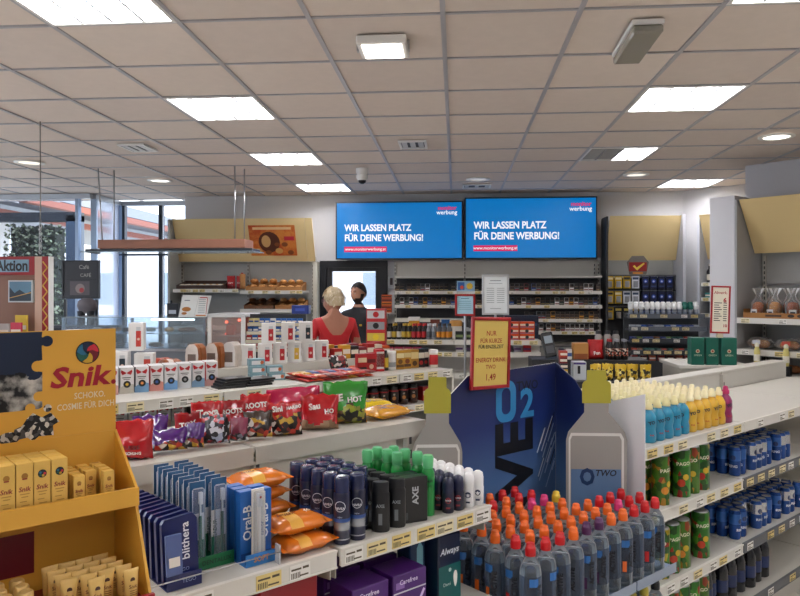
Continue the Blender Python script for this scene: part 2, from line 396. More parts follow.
# ------------------------------------------------------------------ price tags and shelving
INK = M('2b2620', .7); TINK = M('5c5340', .7)
def tagmesh(col, w=.052):
    m = MB().bb(-w / 2, w / 2, -.0012, 0, -.015, .015, col)
    m.quad(-w * .44, w * .05, .004, .0075, -.0016, TINK); m.quad(w * .12, w * .42, .004, .0085, -.0016, TINK)
    for k in range(6): m.quad(-w * .44 + k * .0035, -w * .44 + k * .0035 + .002, -.011, 0, -.0016, TINK)
    m.quad(-.002, w * .4, -.009, -.006, -.0016, TINK)
    return m.mesh('price_tag')
TAGS = [tagmesh(TAGY), tagmesh(M('efe3b8', .6)), tagmesh(PAPER, .045), tagmesh(M('e6cf86', .6))]
CH = M('dedbd2', .3, var=.02); CHD = M('55585c', .35)
def shelf(parent, x0, x1, y0, depth, z, tags=8, lip=.043, channel=None, name='shelf', thick=.022, tagscale=1.0, fill=.75):
    """one shelf board with its price channel and tags; y0 is the front line, items stand on z"""
    s = obj(name, MB().bb(x0, x1, y0 + .004, y0 + depth, z - thick, z, METAL, .0015), parent)
    ch = channel or CH
    obj('price_channel', MB().prism([(x0, 0), (x1, 0), (x1, 1), (x0, 1)], 0, 0, ch) if False else
        MB().bb(x0, x1, y0 - .006, y0 + .004, z - lip, z + .002, ch, .0015).bb(x0, x1, y0 - .009, y0 - .006, z - lip, z - lip + .004, ch).bb(x0, x1, y0 - .009, y0 - .006, z - .004, z + .002, ch), s)
    n = tags
    if n:
        step = (x1 - x0) / n
        for k in range(n):
            if random.random() < fill:
                o = obj('price_tag', random.choice(TAGS), s, (x0 + step * (k + .5) + (jit(step * .15) if 0 < k < n - 1 else 0), y0 - .0065, z - lip / 2 - .001)); o.scale = (tagscale,) * 3
    return s
SLOT = M('3c3d3e', .5)
def upright(parent, x, y, z0, z1, name='upright'):
    m = MB().bb(x - .013, x + .013, y - .012, y + .012, z0, z1, METAL2)
    n = int((z1 - z0) / .05)
    for k in range(n): m.quad(x - .006, x + .006, z0 + .015 + k * .05, z0 + .045 + k * .05, y - .0126, SLOT)
    return obj(name, m, parent)
# -- front gondola, two bays
def front_bay(u0, u1, label, endp):
    L = u1 - u0
    g = empty('gondola_shelf', G(u0, 1.42, 0), R45); tag(g, label, 'shelf unit')
    obj('back_panel', MB().bb(.02, L - .005, .43, .45, .1, 1.115, M('c4c1b7', .35, var=.02, scale=2)), g)
    upright(g, .006, .432, .1, 1.10)
    if endp: upright(g, L + .05, .432, .1, 1.10); obj('back_panel', MB().bb(L + .063, L + .12, .43, .45, .1, 1.115, METAL), g)
    obj('top_shelf', MB().bb(0, L + (.12 if endp else 0), .425, .88, 1.118, 1.142, METAL, .003).bb(0, L + (.12 if endp else 0), .418, .425, 1.09, 1.142, METAL), g)
    shelf(g, .002, L - .002, 0, .42, .96, int(L / .075), tagscale=1.25, fill=.85)
    shelf(g, .002, L - .002, 0, .42, .69, int(L / .09))
    shelf(g, .002, L - .002, 0, .42, .42, int(L / .09))
    obj('base', MB().bb(.002, L - .002, .02, .43, 0, .16, METAL2), g)
    for x in (.004, L - .004):
        obj('bracket', MB().prism([(0, .90), (.38, .85), (.40, .955), (0, .955)], -.0015, .0015, METAL2, T=Matrix.Translation((x, .02, -.02)) @ Matrix.Rotation(PI / 2, 4, 'Z')), g)
    return g
front_bay(.0, 1.003, 'low grey metal gondola bay holding navy packets, toothbrushes and orange wipes', False)
front_bay(1.011, 1.565, 'low grey metal gondola bay holding spray cans and roll-ons', True)
# -- gondola with drinks, three bays
def drink_bay(u0, u1, label, ch):
    L = u1 - u0
    g = empty('gondola_shelf', G(u0, 1.42, 0), R45); tag(g, label, 'shelf unit')
    obj('back_panel', MB().bb(.01, L - .01, .56, .58, .1, 1.10, METAL), g)
    obj('top_ledge', MB().bb(0, L, .555, .66, 1.095, 1.112, METAL, .003), g)
    upright(g, .006, .555, .1, 1.09)
    for z, n in ((1.0, 6), (.74, 6), (.445, 6), (.17, 5)):
        shelf(g, .002, L - .002, 0, .55, z, int(L / .11) if n else 0, channel=ch if z < .9 else None, tagscale=1.35, fill=.8)
    obj('base', MB().bb(.002, L - .002, .05, .56, 0, .12, METAL2), g)
    for z in (.965, .705, .41):
        obj('bracket', MB().prism([(0, -.06), (.5, -.015), (.5, 0), (0, 0)], -.0015, .0015, METAL2, T=Matrix.Translation((.004, .55, z)) @ Matrix.Rotation(-PI / 2, 4, 'Z')), g)
    return g
drink_bay(2.41, 3.262, 'grey metal gondola bay holding small fruit bottles above juice cartons', None)
drink_bay(3.268, 4.25, 'grey metal gondola bay with empty top shelf above blue cans', CHD)
drink_bay(4.256, 5.25, 'grey metal gondola bay with bare top next to the bread shelves', CHD)
# -- middle gondola, three bays
def mid_bay(u0, u1, label, endp=False):
    L = u1 - u0
    g = empty('gondola_shelf', G(u0, 3.2, 0), R45); tag(g, label, 'shelf unit')
    shelf(g, .002, L - .002, 0, .53, 1.10, int(L / .11), tagscale=1.5, fill=.9, lip=.05)
    obj('riser', MB().bb(.002, L - .002, .54, .95, 1.075, 1.15, METAL, .002), g)
    obj('back_panel', MB().bb(.01, L - .01, .53, .55, .1, 1.07, M('6a6964', .5)), g)
    upright(g, .016, .517, .1, 1.07)
    shelf(g, .002, L - .002, .03, .48, .90, int(L / .11), tagscale=1.3)
    shelf(g, .002, L - .002, .03, .48, .62, int(L / .11))
    obj('base', MB().bb(.002, L - .002, .05, .95, 0, .16, METAL2), g)
    obj('rear_panel', MB().bb(.01, L - .01, .93, .95, .16, 1.07, METAL), g)
    if endp: obj('end_panel', MB().bb(L, L + .02, .0, .95, 0, 1.05, METAL, .002), g)
    return g
mid_bay(.50, 1.575, 'middle gondola bay stocked with white coffee pod boxes')
mid_bay(1.58, 2.715, 'middle gondola bay stocked with chocolate bars under white mug boxes')
mid_bay(2.72, 3.165, 'short middle gondola bay stocked with golden cartons and jars', True)
# ------------------------------------------------------------------ yellow cosmetics display (freestanding cardboard)
YC = M('dea63c', .5, var=.05, scale=5); YC2 = M('d79f36', .55); YR = M('8f1420', .5)
dsp = empty('cardboard_display', G(.463, 1.40, 0), R45); tag(dsp, 'yellow cardboard floor display with cosmetics logo on its header', 'display stand')
XL = -.42                                   # local x runs 0 (open end by the gondola) to XL
hd = obj('header', MB().bb(XL, 0, -.002, .002, 1.25, 1.527, YC), dsp)
# puzzle shaped photograph on the header (flat print)
PUZ = bpy.data.materials.new('print_photo'); PUZ.use_nodes = True
nt = PUZ.node_tree; b_ = nt.nodes['Principled BSDF']; b_.inputs['Roughness'].default_value = .35
tc = nt.nodes.new('ShaderNodeTexCoord'); n1 = nt.nodes.new('ShaderNodeTexNoise'); n1.inputs['Scale'].default_value = 38; n1.inputs['Detail'].default_value = 6
nt.links.new(tc.outputs['Object'], n1.inputs['Vector'])
sx_ = nt.nodes.new('ShaderNodeSeparateXYZ'); nt.links.new(tc.outputs['Object'], sx_.inputs[0])
r1 = nt.nodes.new('ShaderNodeValToRGB'); e_ = r1.color_ramp.elements; e_[0].position = .42; e_[0].color = lin('0a0b0d'); e_[1].position = .66; e_[1].color = lin('c9c6c0')
nt.links.new(n1.outputs['Fac'], r1.inputs[0])
ad = nt.nodes.new('ShaderNodeMath'); ad.operation = 'MULTIPLY_ADD'; ad.inputs[1].default_value = .05; nt.links.new(n1.outputs['Fac'], ad.inputs[0]); nt.links.new(sx_.outputs[2], ad.inputs[2])
gt = nt.nodes.new('ShaderNodeMath'); gt.operation = 'GREATER_THAN'; gt.inputs[1].default_value = 1.472; nt.links.new(ad.outputs[0], gt.inputs[0])
lt = nt.nodes.new('ShaderNodeMath'); lt.operation = 'LESS_THAN'; lt.inputs[1].default_value = 1.402; nt.links.new(ad.outputs[0], lt.inputs[0])
m1 = nt.nodes.new('ShaderNodeMix'); m1.data_type = 'RGBA'; nt.links.new(gt.outputs[0], m1.inputs[0]); nt.links.new(r1.outputs[0], m1.inputs[6]); m1.inputs[7].default_value = lin('1a2740')
m2 = nt.nodes.new('ShaderNodeMix'); m2.data_type = 'RGBA'; nt.links.new(lt.outputs[0], m2.inputs[0]); nt.links.new(m1.outputs[2], m2.inputs[6]); m2.inputs[7].default_value = lin('b9b7b2')
nt.links.new(m2.outputs[2], b_.inputs['Base Color'])
PUZ2 = CELLS('puzzle', ['0c0d0f', '15161a', 'd8d4cc', '4a4a4c', 'bfbbb4'], 150, .35)
def knob(cx, cz, r, a0, a1, n=12): return [(cx + r * math.cos(a0 + (a1 - a0) * k / n), cz + r * math.sin(a0 + (a1 - a0) * k / n)) for k in range(n + 1)]
e0 = -.131
poly = [(XL + .002, 1.385), (-.165, 1.385)] + knob(-.151, 1.388, .0085, PI * 1.1, -PI * .1)[::1] + [(-.137, 1.385), (e0, 1.388)]
poly += [(e0, 1.398)] + knob(e0 - .006, 1.408, .009, -PI * .3, PI * -1.7)[1:-1] + [(e0, 1.417), (e0, 1.452)]
poly += knob(e0 - .008, 1.463, .010, -PI * .3, -PI * 1.7)[1:-1] + [(e0, 1.474), (e0 - .001, 1.500)] + knob(e0 + .008, 1.508, .010, -PI * .75, PI * .75) + [(e0 - .001, 1.516), (e0, 1.5255), (XL + .002, 1.5255)]
obj('photo_print', MB().add([(x, -.0026, z) for x, z in poly], [list(range(len(poly)))], PUZ), hd)
pc = [(-.155, 1.335), (-.135, 1.338), (-.128, 1.331), (-.120, 1.338), (-.1, 1.337), (-.101, 1.352), (-.092, 1.357), (-.099, 1.365), (-.104, 1.372), (-.116, 1.366), (-.128, 1.374), (-.136, 1.366), (-.142, 1.356), (-.152, 1.352)]
obj('photo_print', MB().add([(x - .018 + (x + .125) * .25, -.0026, z + (z - 1.35) * .2) for x, z in pc], [list(range(len(pc)))], PUZ2).disc(-.122, 1.385, .007, -.0026, PUZ2).disc(-.185, 1.338, .018, -.0026, PUZ2, rz=.6), hd)
lg = MB()
SWC = ['c3273a', '1b2a44', '2b6e8e', '1d5c50', 'c8a02e', '7d1c2e']
lx, lz, lr = -.052, 1.483, .0195
lg.disc(lx, lz, lr * 1.1, -.0025, M('15161c', .4), 24)
for k in range(6):
    a = k * PI / 3; pts = []
    for q in range(7): pts.append((lx + lr * math.cos(a + q / 6 * PI / 3.3), lz + lr * math.sin(a + q / 6 * PI / 3.3)))
    for q in range(5): pts.append((lx + lr * (.75 - .15 * q) * math.cos(a + PI / 3.3 + .22 * (q + 1)), lz + lr * (.75 - .15 * q) * math.sin(a + PI / 3.3 + .22 * (q + 1))))
    for q in range(4): pts.append((lx + lr * (.25 + .18 * q) * math.cos(a + .75 - .22 * q), lz + lr * (.25 + .18 * q) * math.sin(a + .75 - .22 * q)))
    lg.add([(x, -.003, z) for x, z in pts], [list(range(len(pts)))], M(SWC[k], .4))
obj('emblem', lg, hd)
LR = M('a3162c', .4)
obj('lettering', MB().text('Snik', .052, LR, -.064, 1.437, -.003, .03, sx=1.2, sheer=.2).text('.', .052, LR, -.0045, 1.437, -.003, .03), hd)
WL = M('e6d9b8', .5)
obj('lettering', MB().text('SCHOKO.', .0165, WL, -.048, 1.402, -.003, .01, sx=.78).text('COSMIE FÜR DICH', .0165, WL, -.0545, 1.383, -.003, .01, sx=.76), hd)
# side panel, trays, tier floor
side = [(0.0, 0), (.0, 1.33), (-.113, 1.243), (-.115, 1.21), (-.185, 1.06), (-.19, 0)]
def sideT(x): return Matrix.Translation((x, 0, 0)) @ Matrix.Rotation(PI / 2, 4, 'Z')
obj('side_panel', MB().prism(side, -.0025, .0025, YC, T=sideT(.0)), dsp)
obj('side_panel', MB().prism(side, -.0025, .0025, YC, T=sideT(XL)), dsp)
obj('back_panel', MB().bb(XL + .003, -.003, -.004, 0, 0, 1.33, YC), dsp)
ty = empty('tray', (0, 0, 0), 0, dsp)
obj('tray_floor', MB().bb(XL + .003, -.003, -.112, -.004, 1.212, 1.216, YC), ty); obj('tray_lip', MB().bb(XL, .004, -.118, -.112, 1.208, 1.242, YC, .001), ty)
obj('tray_divider', MB().bb(-.112, -.110, -.112, -.004, 1.216, 1.236, YC2), ty)
ty = empty('tray', (0, 0, 0), 0, dsp)
obj('tray_floor', MB().bb(XL + .003, -.003, -.186, -.004, 1.052, 1.056, YR), ty); obj('tray_lip', MB().bb(XL, .003, -.196, -.188, 1.03, 1.074, YR, .001), ty)
obj('tray_print', MB().quad(-.04, -.008, 1.038, 1.058, -.1966, M('d5cbb5', .5)).quad(-.09, -.05, 1.038, 1.05, -.1966, M('5c0d15', .5)), ty)
obj('printed_card', MB().quad(-.40, -.145, 1.09, 1.165, -.0046, M('6d0f1c', .5)), dsp)
# cartons in the upper tray
CT = M('e4b95c', .5, var=.05); CTT = M('eccb7a', .5); SCT = M('8d1524', .5)
def carton(w, h, d, emblem=True):
    m = MB().bb(-w / 2, w / 2, -d / 2, d / 2, 0, h, CT, .0008)
    f = -d / 2 - .0004
    a = MB()
    a.text('Snik', w * .42, SCT, 0, h * .55, f, .02, sheer=.15)
    for k, q in enumerate((.46, .41, .33, .26, .14, .10)): a.quad(-w * .28 + (k % 2) * .002, w * .28 - (k % 3) * .002, h * q, h * q + .0016, f, M('b98b3a', .6))
    a.disc(0, h * .22, w * .09, f, SCT, 8)
    if emblem:
        a.disc(0, h * .78, w * .27, f, M('15161c', .4), 16)
        for k in range(5): a.disc(w * .14 * math.cos(k * 1.257), h * .78 + w * .14 * math.sin(k * 1.257), w * .085, f - .0003, M(SWC[k], .4), 8)
    else: a.disc(0, h * .78, w * .2, f, M('a8772c', .5), 10).quad(-w * .15, w * .15, h * .72, h * .74, f - .0002, SCT)
    return Kind(('box', m), ('print', a))
K1, K2 = carton(.0258, .096, .026, False), carton(.0258, .096, .026, True)
for r in range(3):
    for k in range(11):
        x = -.128 - k * .0272
        em = k < 2
        put('cosmetics_carton', K2 if em else K1, G(.463 + x, 1.40 - .092 + r * .0285, 1.2162), R45 + jit(.02),
            'slim yellow carton with round colour-wheel emblem in upper tray' if em else 'slim yellow carton with small gold crest in upper tray of yellow display', 'carton', 'emblem cartons' if em else 'crest cartons')
K3 = carton(.0185, .06, .015, False)
for r in range(4):
    for k in range(3):
        if r == 0 and k == 1: continue
        put('small_carton', K3, G(.463 - .095 + k * .0255 + jit(.001), 1.40 - .094 + r * .0235, 1.2162 + (.0 if r else 0)), R45 + jit(.04), 'tiny yellow carton at the end of the upper display tray', 'carton', 'tiny yellow cartons')
# tubes in the lower tray
def tubekind():
    vs_ = []; n = 14; H = .088
    prof = [(.0165, .0165, .016), (.0172, .0165, .03), (.0185, .013, .055), (.0205, .007, .075), (.0215, .0016, .082), (.0215, .0014, .09)]
    for a, b, z in prof:
        for i in range(n):
            t = 2 * PI * i / n; vs_.append((a * math.cos(t), b * math.sin(t), z))
    fs = [[j * n + i, j * n + (i + 1) % n, (j + 1) * n + (i + 1) % n, (j + 1) * n + i] for j in range(len(prof) - 1) for i in range(n)]
    fs.append([(len(prof) - 1) * n + i for i in range(n)])
    TB = M('dcb566', .35, var=.06)
    body = MB().add(vs_, fs, TB, True)
    fy = lambda x, z: -(.0168 - max(0, z - .03) * .22) * math.sqrt(max(.05, 1 - (x / .02) ** 2)) - .0004
    pr = MB().text('Snik', .0125, M('7a3c1c', .5), 0, .047, f=fy, bold=.02)
    pr.add([(.0065 * math.cos(k * .5236), fy(0, .064) - .0012, .064 + .0065 * math.sin(k * .5236)) for k in range(12)], [list(range(12))], M('4a2a1c', .5))
    for q in (.036, .031, .026): pr.add([(-.009, fy(.009, q), q), (0, fy(0, q) - .0003, q), (0, fy(0, q) - .0003, q + .0016), (-.009, fy(.009, q), q + .0016)], [[0, 1, 2, 3]], M('7a3c1c', .5)).add([(.009, fy(.009, q), q), (.009, fy(.009, q), q + .0016), (0, fy(0, q) - .0003, q + .0016), (0, fy(0, q) - .0003, q)], [[0, 1, 2, 3]], M('7a3c1c', .5))
    cap = MB().lathe([(.0145, 0), (.016, .002), (.016, .0165)], M('d3a94f', .35), 14)
    return Kind(('tube_body', body), ('cap', cap), ('print', pr))
KT = tubekind()
for k, (x, y) in enumerate([(-.030 - .029 * c - .004 * r, -.166 + .026 * r) for c in range(4) for r in range(5) if not (c == 1 and r == 0) and not (c == 3 and r < 1)]):
    put('cream_tube', KT, G(.463 + x + jit(.002), 1.40 + y, 1.0562), R45 + jit(.12), 'golden cream tube standing on its cap in lower red tray', 'tube', 'golden cream tubes').scale = (.66,) * 3
KJ = Kind(('jar', MB().lathe([(.0105, 0), (.0115, .003), (.0115, .03), (.0095, .034)], M('d9b265', .35), 12)), ('lid', MB().lathe([(.0118, .034), (.0118, .046), (.010, .048)], M('e2bd74', .35), 12)))
for c in range(5):
    for r in range(3):
        put('small_jar', KJ, G(.463 - .185 - .03 * c + jit(.002), 1.40 - .118 + .03 * r, 1.0562), R45, 'little golden jar with flat lid in lower display tray', 'jar', 'little golden jars')

# ------------------------------------------------------------------ goods on the front gondola, upper shelf
Z = .9602
# navy packets in a tray
NV = M('16205c', .3, var=.1, coat=.3)
def navy():
    w, h = .08, .145
    m = MB().prism([(-w / 2, .004), (w / 2, 0), (w / 2, h - .012), (w / 2 - .01, h), (-w / 2 + .006, h - .006), (-w / 2, h - .014)], -.006, .006, NV)
    p = MB().text('blithera', .026, M('e8eaf2', .4), .012, .088, -.0066, .015, rot=PI / 2).text('TEGO', .011, M('9fb0d8', .4), .004, .028, -.0066)
    p.add([(.0 - .016 + .007 * math.cos(t), -.0066, .075 + .011 * math.sin(t)) for t in [k * PI / 6 for k in range(12)]], [list(range(12))], M('cfd8ee', .4))
    p.add([(-.016 + .004 * math.cos(t), -.0069, .073 + .006 * math.sin(t)) for t in [k * PI / 6 for k in range(12)]], [list(range(12))], NV)
    return m, p
m_, p_ = navy(); KN = Kind(('pouch', m_), ('print', p_)); KN0 = Kind(('pouch', m_))
for r in range(10):
    put('navy_packet', KN if r == 0 else KN0, G(.625 - r * .002, 1.47 + r * .027, Z + .005), R45 + jit(.04), 'foremost navy packet with pale upright lettering in navy tray' if r == 0 else 'plain navy packet in the row behind the lettered one', 'packet', None if r == 0 else 'row of navy packets', rx=-.10)
t = empty('navy_tray', G(.625, 1.56, Z), R45); tag(t, 'navy cardboard tray under the navy packets', 'tray')
obj('front_wall', MB().bb(-.039, .039, -.112, -.109, 0, .032, NV, .0005), t); obj('base', MB().bb(-.039, .039, -.109, .21, 0, .0025, NV), t); obj('print', MB().text('TEGO', .012, M('9fb0d8', .4), .01, .016, -.1125), t)
put('clear_card', Kind(('sleeve', MB().bb(-.018, .018, -.003, .003, 0, .085, GLASS('8fa6e0', .6), .001)), ('barcode', MB().quad(-.012, .012, .018, .038, -.0035, PAPER))), G(.60, 1.443, Z + .035), R45, 'small clear sleeve with barcode hooked before navy packets', 'packet', rx=-.1)
# toothbrush blister packs, two files
def brush(top, low, h=.195):
    card = MB().bb(-.019, .019, .002, .004, 0, h, M('e6e8ea', .4)).bb(-.019, .019, .0012, .002, h * .62, h, top).bb(-.019, .019, .0012, .002, 0, h * .30, low)
    pr = MB().text('COLGADUR', .0125, M('12604c', .4), -.010, h * .33, .0008, .02, rot=PI / 2)
    pr.quad(-.017, .017, h * .02, h * .06, .0006, M('0c7a58', .4))
    bl = MB().bb(-.014, .014, -.014, .0005, h * .08, h * .93, GLASS('f2f7ff', .93), .004)
    br = MB().bb(.0015, .0085, -.008, -.002, h * .12, h * .60, M('0f6b5a', .3), .002).bb(.003, .007, -.007, -.003, h * .60, h * .74, M('dfe7e6', .3)).bb(.001, .009, -.012, -.003, h * .74, h * .88, M('f1f4f6', .6))
    return Kind(('card', card), ('print', pr, None, 0), ('blister', bl), ('toothbrush', br))
KB1 = brush(M('2a5e8c', .3), M('0f6b52', .4)); KB2 = brush(M('235480', .3), M('136048', .4))
for f_, u in enumerate((.693, .747)):
    for r in range(8):
        put('toothbrush_pack', KB1 if r % 2 == 0 else KB2, G(u + jit(.001), 1.535 + r * .031, Z + .004), R45 + jit(.03), 'blue-topped toothbrush blister in file beside navy packets' if f_ == 0 else 'blue-topped toothbrush blister in file beside blue box', 'toothbrush pack', 'toothbrush blister file %s' % ('by navy packets' if f_ == 0 else 'by blue box'))
t = empty('green_tray', G(.722, 1.64, Z), R45); tag(t, 'green cardboard tray holding the toothbrush blisters', 'tray'); GN = M('0e6a3c', .45)
obj('front_wall', MB().bb(-.052, .052, -.128, -.125, 0, .03, GN, .0005), t); obj('base', MB().bb(-.052, .052, -.125, .16, 0, .003, GN), t); obj('print', MB().text('DENTALUX', .014, M('1c2f24', .5), .008, .015, -.1285, .02), t)
# blue boxed brushes
BL = M('1b5fae', .35); 
KX = Kind(('box', MB().bb(-.019, .019, -.012, .012, 0, .165, BL, .001)), ('print', MB().text('Oral-B', .03, M('eef2f8', .4), .0, .09, -.0126, .02, rot=PI / 2).quad(-.017, .017, .0, .02, -.0124, M('123f80', .4))))
for k, (u, w) in enumerate(((.796, 1.50), (.836, 1.492), (.796, 1.53), (.836, 1.525), (.797, 1.56))): put('toothbrush_box', KX, G(u, w, Z + .003), R45, 'upright blue toothbrush box with white lettering', 'box', 'upright blue toothbrush boxes')
KXB = Kind(('card', MB().bb(-.016, .016, 0, .003, 0, .17, PAPER).quad(-.014, .014, .02, .14, -.0005, M('d9dde2', .4))), ('toothbrush', MB().bb(-.004, .004, -.008, -.001, .01, .13, M('f3f4f5', .3), .001).bb(-.005, .005, -.012, -.001, .13, .16, M('dfe4ec', .5))), ('print', MB().text('junior', .014, M('3b4f8c', .4), .010, .075, -.0012, rot=PI / 2).disc(.0, .152, .003, -.0125, RED, 8)), ('blister', MB().bb(-.014, .014, -.013, -.001, .008, .166, GLASS('ffffff', .93), .003)))
put('toothbrush_pack', KXB, G(.816, 1.474, Z + .004), R45, 'white toothbrush blister between two blue boxes', 'toothbrush pack')
t = empty('blue_tray', G(.816, 1.53, Z), R45); tag(t, 'blue cardboard tray with orange lettering under toothbrush boxes', 'tray'); BT = M('2a78c0', .4)
obj('front_wall', MB().bb(-.04, .04, -.072, -.069, 0, .028, BT, .0005), t); obj('base', MB().bb(-.04, .04, -.069, .06, 0, .0028, BT), t); obj('print', MB().text('SOFT', .017, M('d98a2a', .4), .0, .014, -.0725, .02), t)
# orange packs of wipes
def pillow(w, d, h, mat, mat2, seg=12, prints=None, seed=0, crimp=.012):
    """flow-wrapped pack lying flat: w along x, d along y, puffed to h, flat sealed fins at both x ends"""
    vs_ = []; fs = []; nx, ny = seg, 8
    def hz(a, b):
        fx = max(0, 1 - abs(a) ** 5) ; fy = max(0, 1 - abs(b) ** 4)
        n = noise.noise(Vector((a * 2.3 + seed, b * 2.1, seed * .7))) * .22 + noise.noise(Vector((a * 6 + seed, b * 5, 3))) * .12
        return h / 2 * (fx * fy) ** .5 * min(.995, .9 + n)
    for sgn in (1, -1):
        for i in range(nx + 1):
            a = -1 + 2 * i / nx
            for j in range(ny + 1):
                b = -1 + 2 * j / ny
                vs_.append((a * w / 2, b * d / 2 * (1 - .06 * abs(a) ** 3), h / 2 + sgn * max(hz(a, b), .0012)))
    o = (nx + 1) * (ny + 1); f1 = []; f2 = []
    for i in range(nx):
        for j in range(ny):
            p = i * (ny + 1) + j
            (f2 if mat2 and nx * .18 < i < nx * .45 else f1).append([p, p + ny + 1, p + ny + 2, p + 1])
            f1.append([o + p, o + p + 1, o + p + ny + 2, o + p + ny + 1])
    rim = [i * (ny + 1) for i in range(nx + 1)] + [nx * (ny + 1) + j for j in range(1, ny + 1)] + [i * (ny + 1) + ny for i in range(nx - 1, -1, -1)] + [j for j in range(ny - 1, 0, -1)]
    f1 += [[rim[k], rim[(k + 1) % len(rim)], rim[(k + 1) % len(rim)] + o, rim[k] + o][::-1] for k in range(len(rim))]
    m = MB().add(vs_, f1, mat, True)
    if f2: m.add(vs_, f2, mat2, True)
    for sx in (-1, 1): m.bb(sx * w / 2 - (crimp if sx < 0 else 0), sx * w / 2 + (crimp if sx > 0 else 0), -d / 2 * .93, d / 2 * .93, h / 2 - .001, h / 2 + .001, mat)
    if prints:
        for (t_, sz, pm, px, py) in prints:
            vt, ft = textdata(t_, sz, .02, 'CENTER')
            m.add([(px + a, py + b, h / 2 + hz((px + a) / (w / 2), (py + b) / (d / 2)) + .0008) for a, b, _ in vt], ft, pm)
    return m
OR = M('e07a1e', .25, var=.12, scale=14, coat=.4); OR2 = M('eab04a', .3, var=.15, scale=14)
OPR = [('feucht', .02, M('7a2d10', .4), -.02, .008), ('40', .02, M('f3e6cf', .4), .04, .01)]
for k, (u, w, z, a) in enumerate(((.942, 1.485, 0, .02), (.935, 1.505, .0425, -.06), (.925, 1.67, 0, .05), (.93, 1.665, .0415, -.03), (.92, 1.67, .083, .06), (.915, 1.655, .1245, -.06))):
    K = Kind(('wrap', pillow(.138, .105, .041, OR, OR2, seed=k * 3.1, prints=OPR)))
    lab = ('orange pack of wipes, bottom one of the low front pile', 'orange pack of wipes on top of the low front pile', 'orange pack of wipes at the bottom of the tall pile', 'orange pack of wipes second from bottom of tall pile', 'orange pack of wipes in the middle of tall pile', 'orange pack of wipes on top of the tall pile')[k]
    put('wipes_pack', K, G(u, w, Z + z), R45 + a, lab, 'wipes', 'orange wipes packs', rx=0)
put('shelf_guard', Kind(('rail', MB().tube([(0, 0, .03), (.40, 0, .03)], .0015, STEEL)), ('end_stop', MB().bb(.396, .40, 0, .02, 0, .045, GLASS('f2f4f5', .8)))), G(.45, 1.428, Z), R45, 'thin clear guard rail along the front of toothbrush shelf', 'shelf guard')
# spray cans
def can(r, h, caph, body, cap, band=None, lab=None, seg=16, dome=True):
    b = MB().lathe([(r * .94, 0), (r, .003), (r, h - caph - .006), (r * .93, h - caph)], body, seg)
    c_ = MB().lathe([(r * .95, h - caph), (r * .95, h - .006), (r * .86, h - .001), (r * .5, h)], cap, seg)
    parts = [('can_body', b), ('cap', c_)]
    if band: parts.append(('label_band', band))
    if lab: parts.append(('print', lab))
    return Kind(*parts)
def cyl_f(r): return lambda x, z: -math.sqrt(max(1e-6, r * r - x * x)) - .0003
NC = M('171c3a', .28, var=.1, coat=.5); NC2 = M('20284e', .25, coat=.4)
f_ = cyl_f(.0218)
nvp = MB().text('NIVEA', .0085, M('d8dce6', .4), 0, .092, f=f_, bold=.02).text('MEN', .006, M('a9b4cc', .4), 0, .070, f=f_)
ring = [(.0135 * math.cos(k * PI / 12), .097 + .0135 * math.sin(k * PI / 12)) for k in range(25)]
for k in range(24):
    (x0, z0), (x1, z1) = ring[k], ring[k + 1]; q = .9
    nvp.add([(x0, f_(x0, z0), z0), (x1, f_(x1, z1), z1), (x1 * q, f_(x1 * q, z1), .097 + (z1 - .097) * q), (x0 * q, f_(x0 * q, z0), .097 + (z0 - .097) * q)], [[0, 1, 2, 3]], M('d8dce6', .4))
KS = can(.0215, .17, .04, NC, NC2, MB().lathe([(.02165, .036), (.02165, .056)], M('a9adb6', .25, .7), 16, cap=False).lathe([(.02165, .012), (.02165, .015)], M('a9adb6', .3, .5), 16, cap=False).lathe([(.0217, .057), (.0217, .066)], M('2d4f92', .3), 16, cap=False), nvp)
for r in range(5):
    for c_ in range(3):
        if c_ == 2 and r < 1: continue
        put('spray_can', KS, G(1.043 + c_ * .049 - r * .002, 1.452 + r * .05, Z), R45 - .8 + jit(.15), 'navy spray can with silver band and ringed lettering', 'spray can', 'navy spray cans')
BK = M('101114', .3, var=.1, coat=.3)
def gelbottle():
    b = MB().lathe([(.022, 0), (.0245, .004), (.0245, .10), (.021, .107)], BK, 18, sy=.62)
    c_ = MB().lathe([(.0225, .107), (.0225, .128), (.0205, .132)], M('1c1d21', .4), 18, sy=.62)
    p = MB().text('AXE', .012, M('9aa0a6', .4), 0, .07, -.0162, .02).quad(-.005, .005, .02, .05, -.0158, M('6f757b', .4))
    return Kind(('bottle', b), ('cap', c_), ('print', p))
KG = gelbottle()
for r in range(4):
    for c_ in range(2):
        put('shower_gel', KG, G(1.172 + c_ * .056 - r * .001, 1.455 + r * .04, Z), R45 - .75 + jit(.1), 'black shower gel bottle with grey lettering', 'bottle', 'black shower gel bottles')
KA = Kind(('box', MB().bb(-.038, .038, -.018, .018, 0, .125, BK, .002)), ('print', MB().text('AXE', .026, M('b8bcc0', .4), .0, .075, -.0186, .03, rot=PI / 2).quad(-.03, -.024, .01, .03, -.0184, M('44484c', .4))))
for r in range(2): put('gift_box', KA, G(1.292, 1.462 + r * .039, Z), R45 - .25, 'black gift box with upright silver lettering', 'box', 'black gift boxes')
GC = M('148a3a', .28, var=.12, coat=.5); GCL = M('62bf80', .3)
fg = cyl_f(.0192)
gp = MB().text('fresh', .012, M('10331f', .4), 0, .10, f=fg, bold=.02).text('AXE', .009, M('0d2417', .4), 0, .085, f=fg)
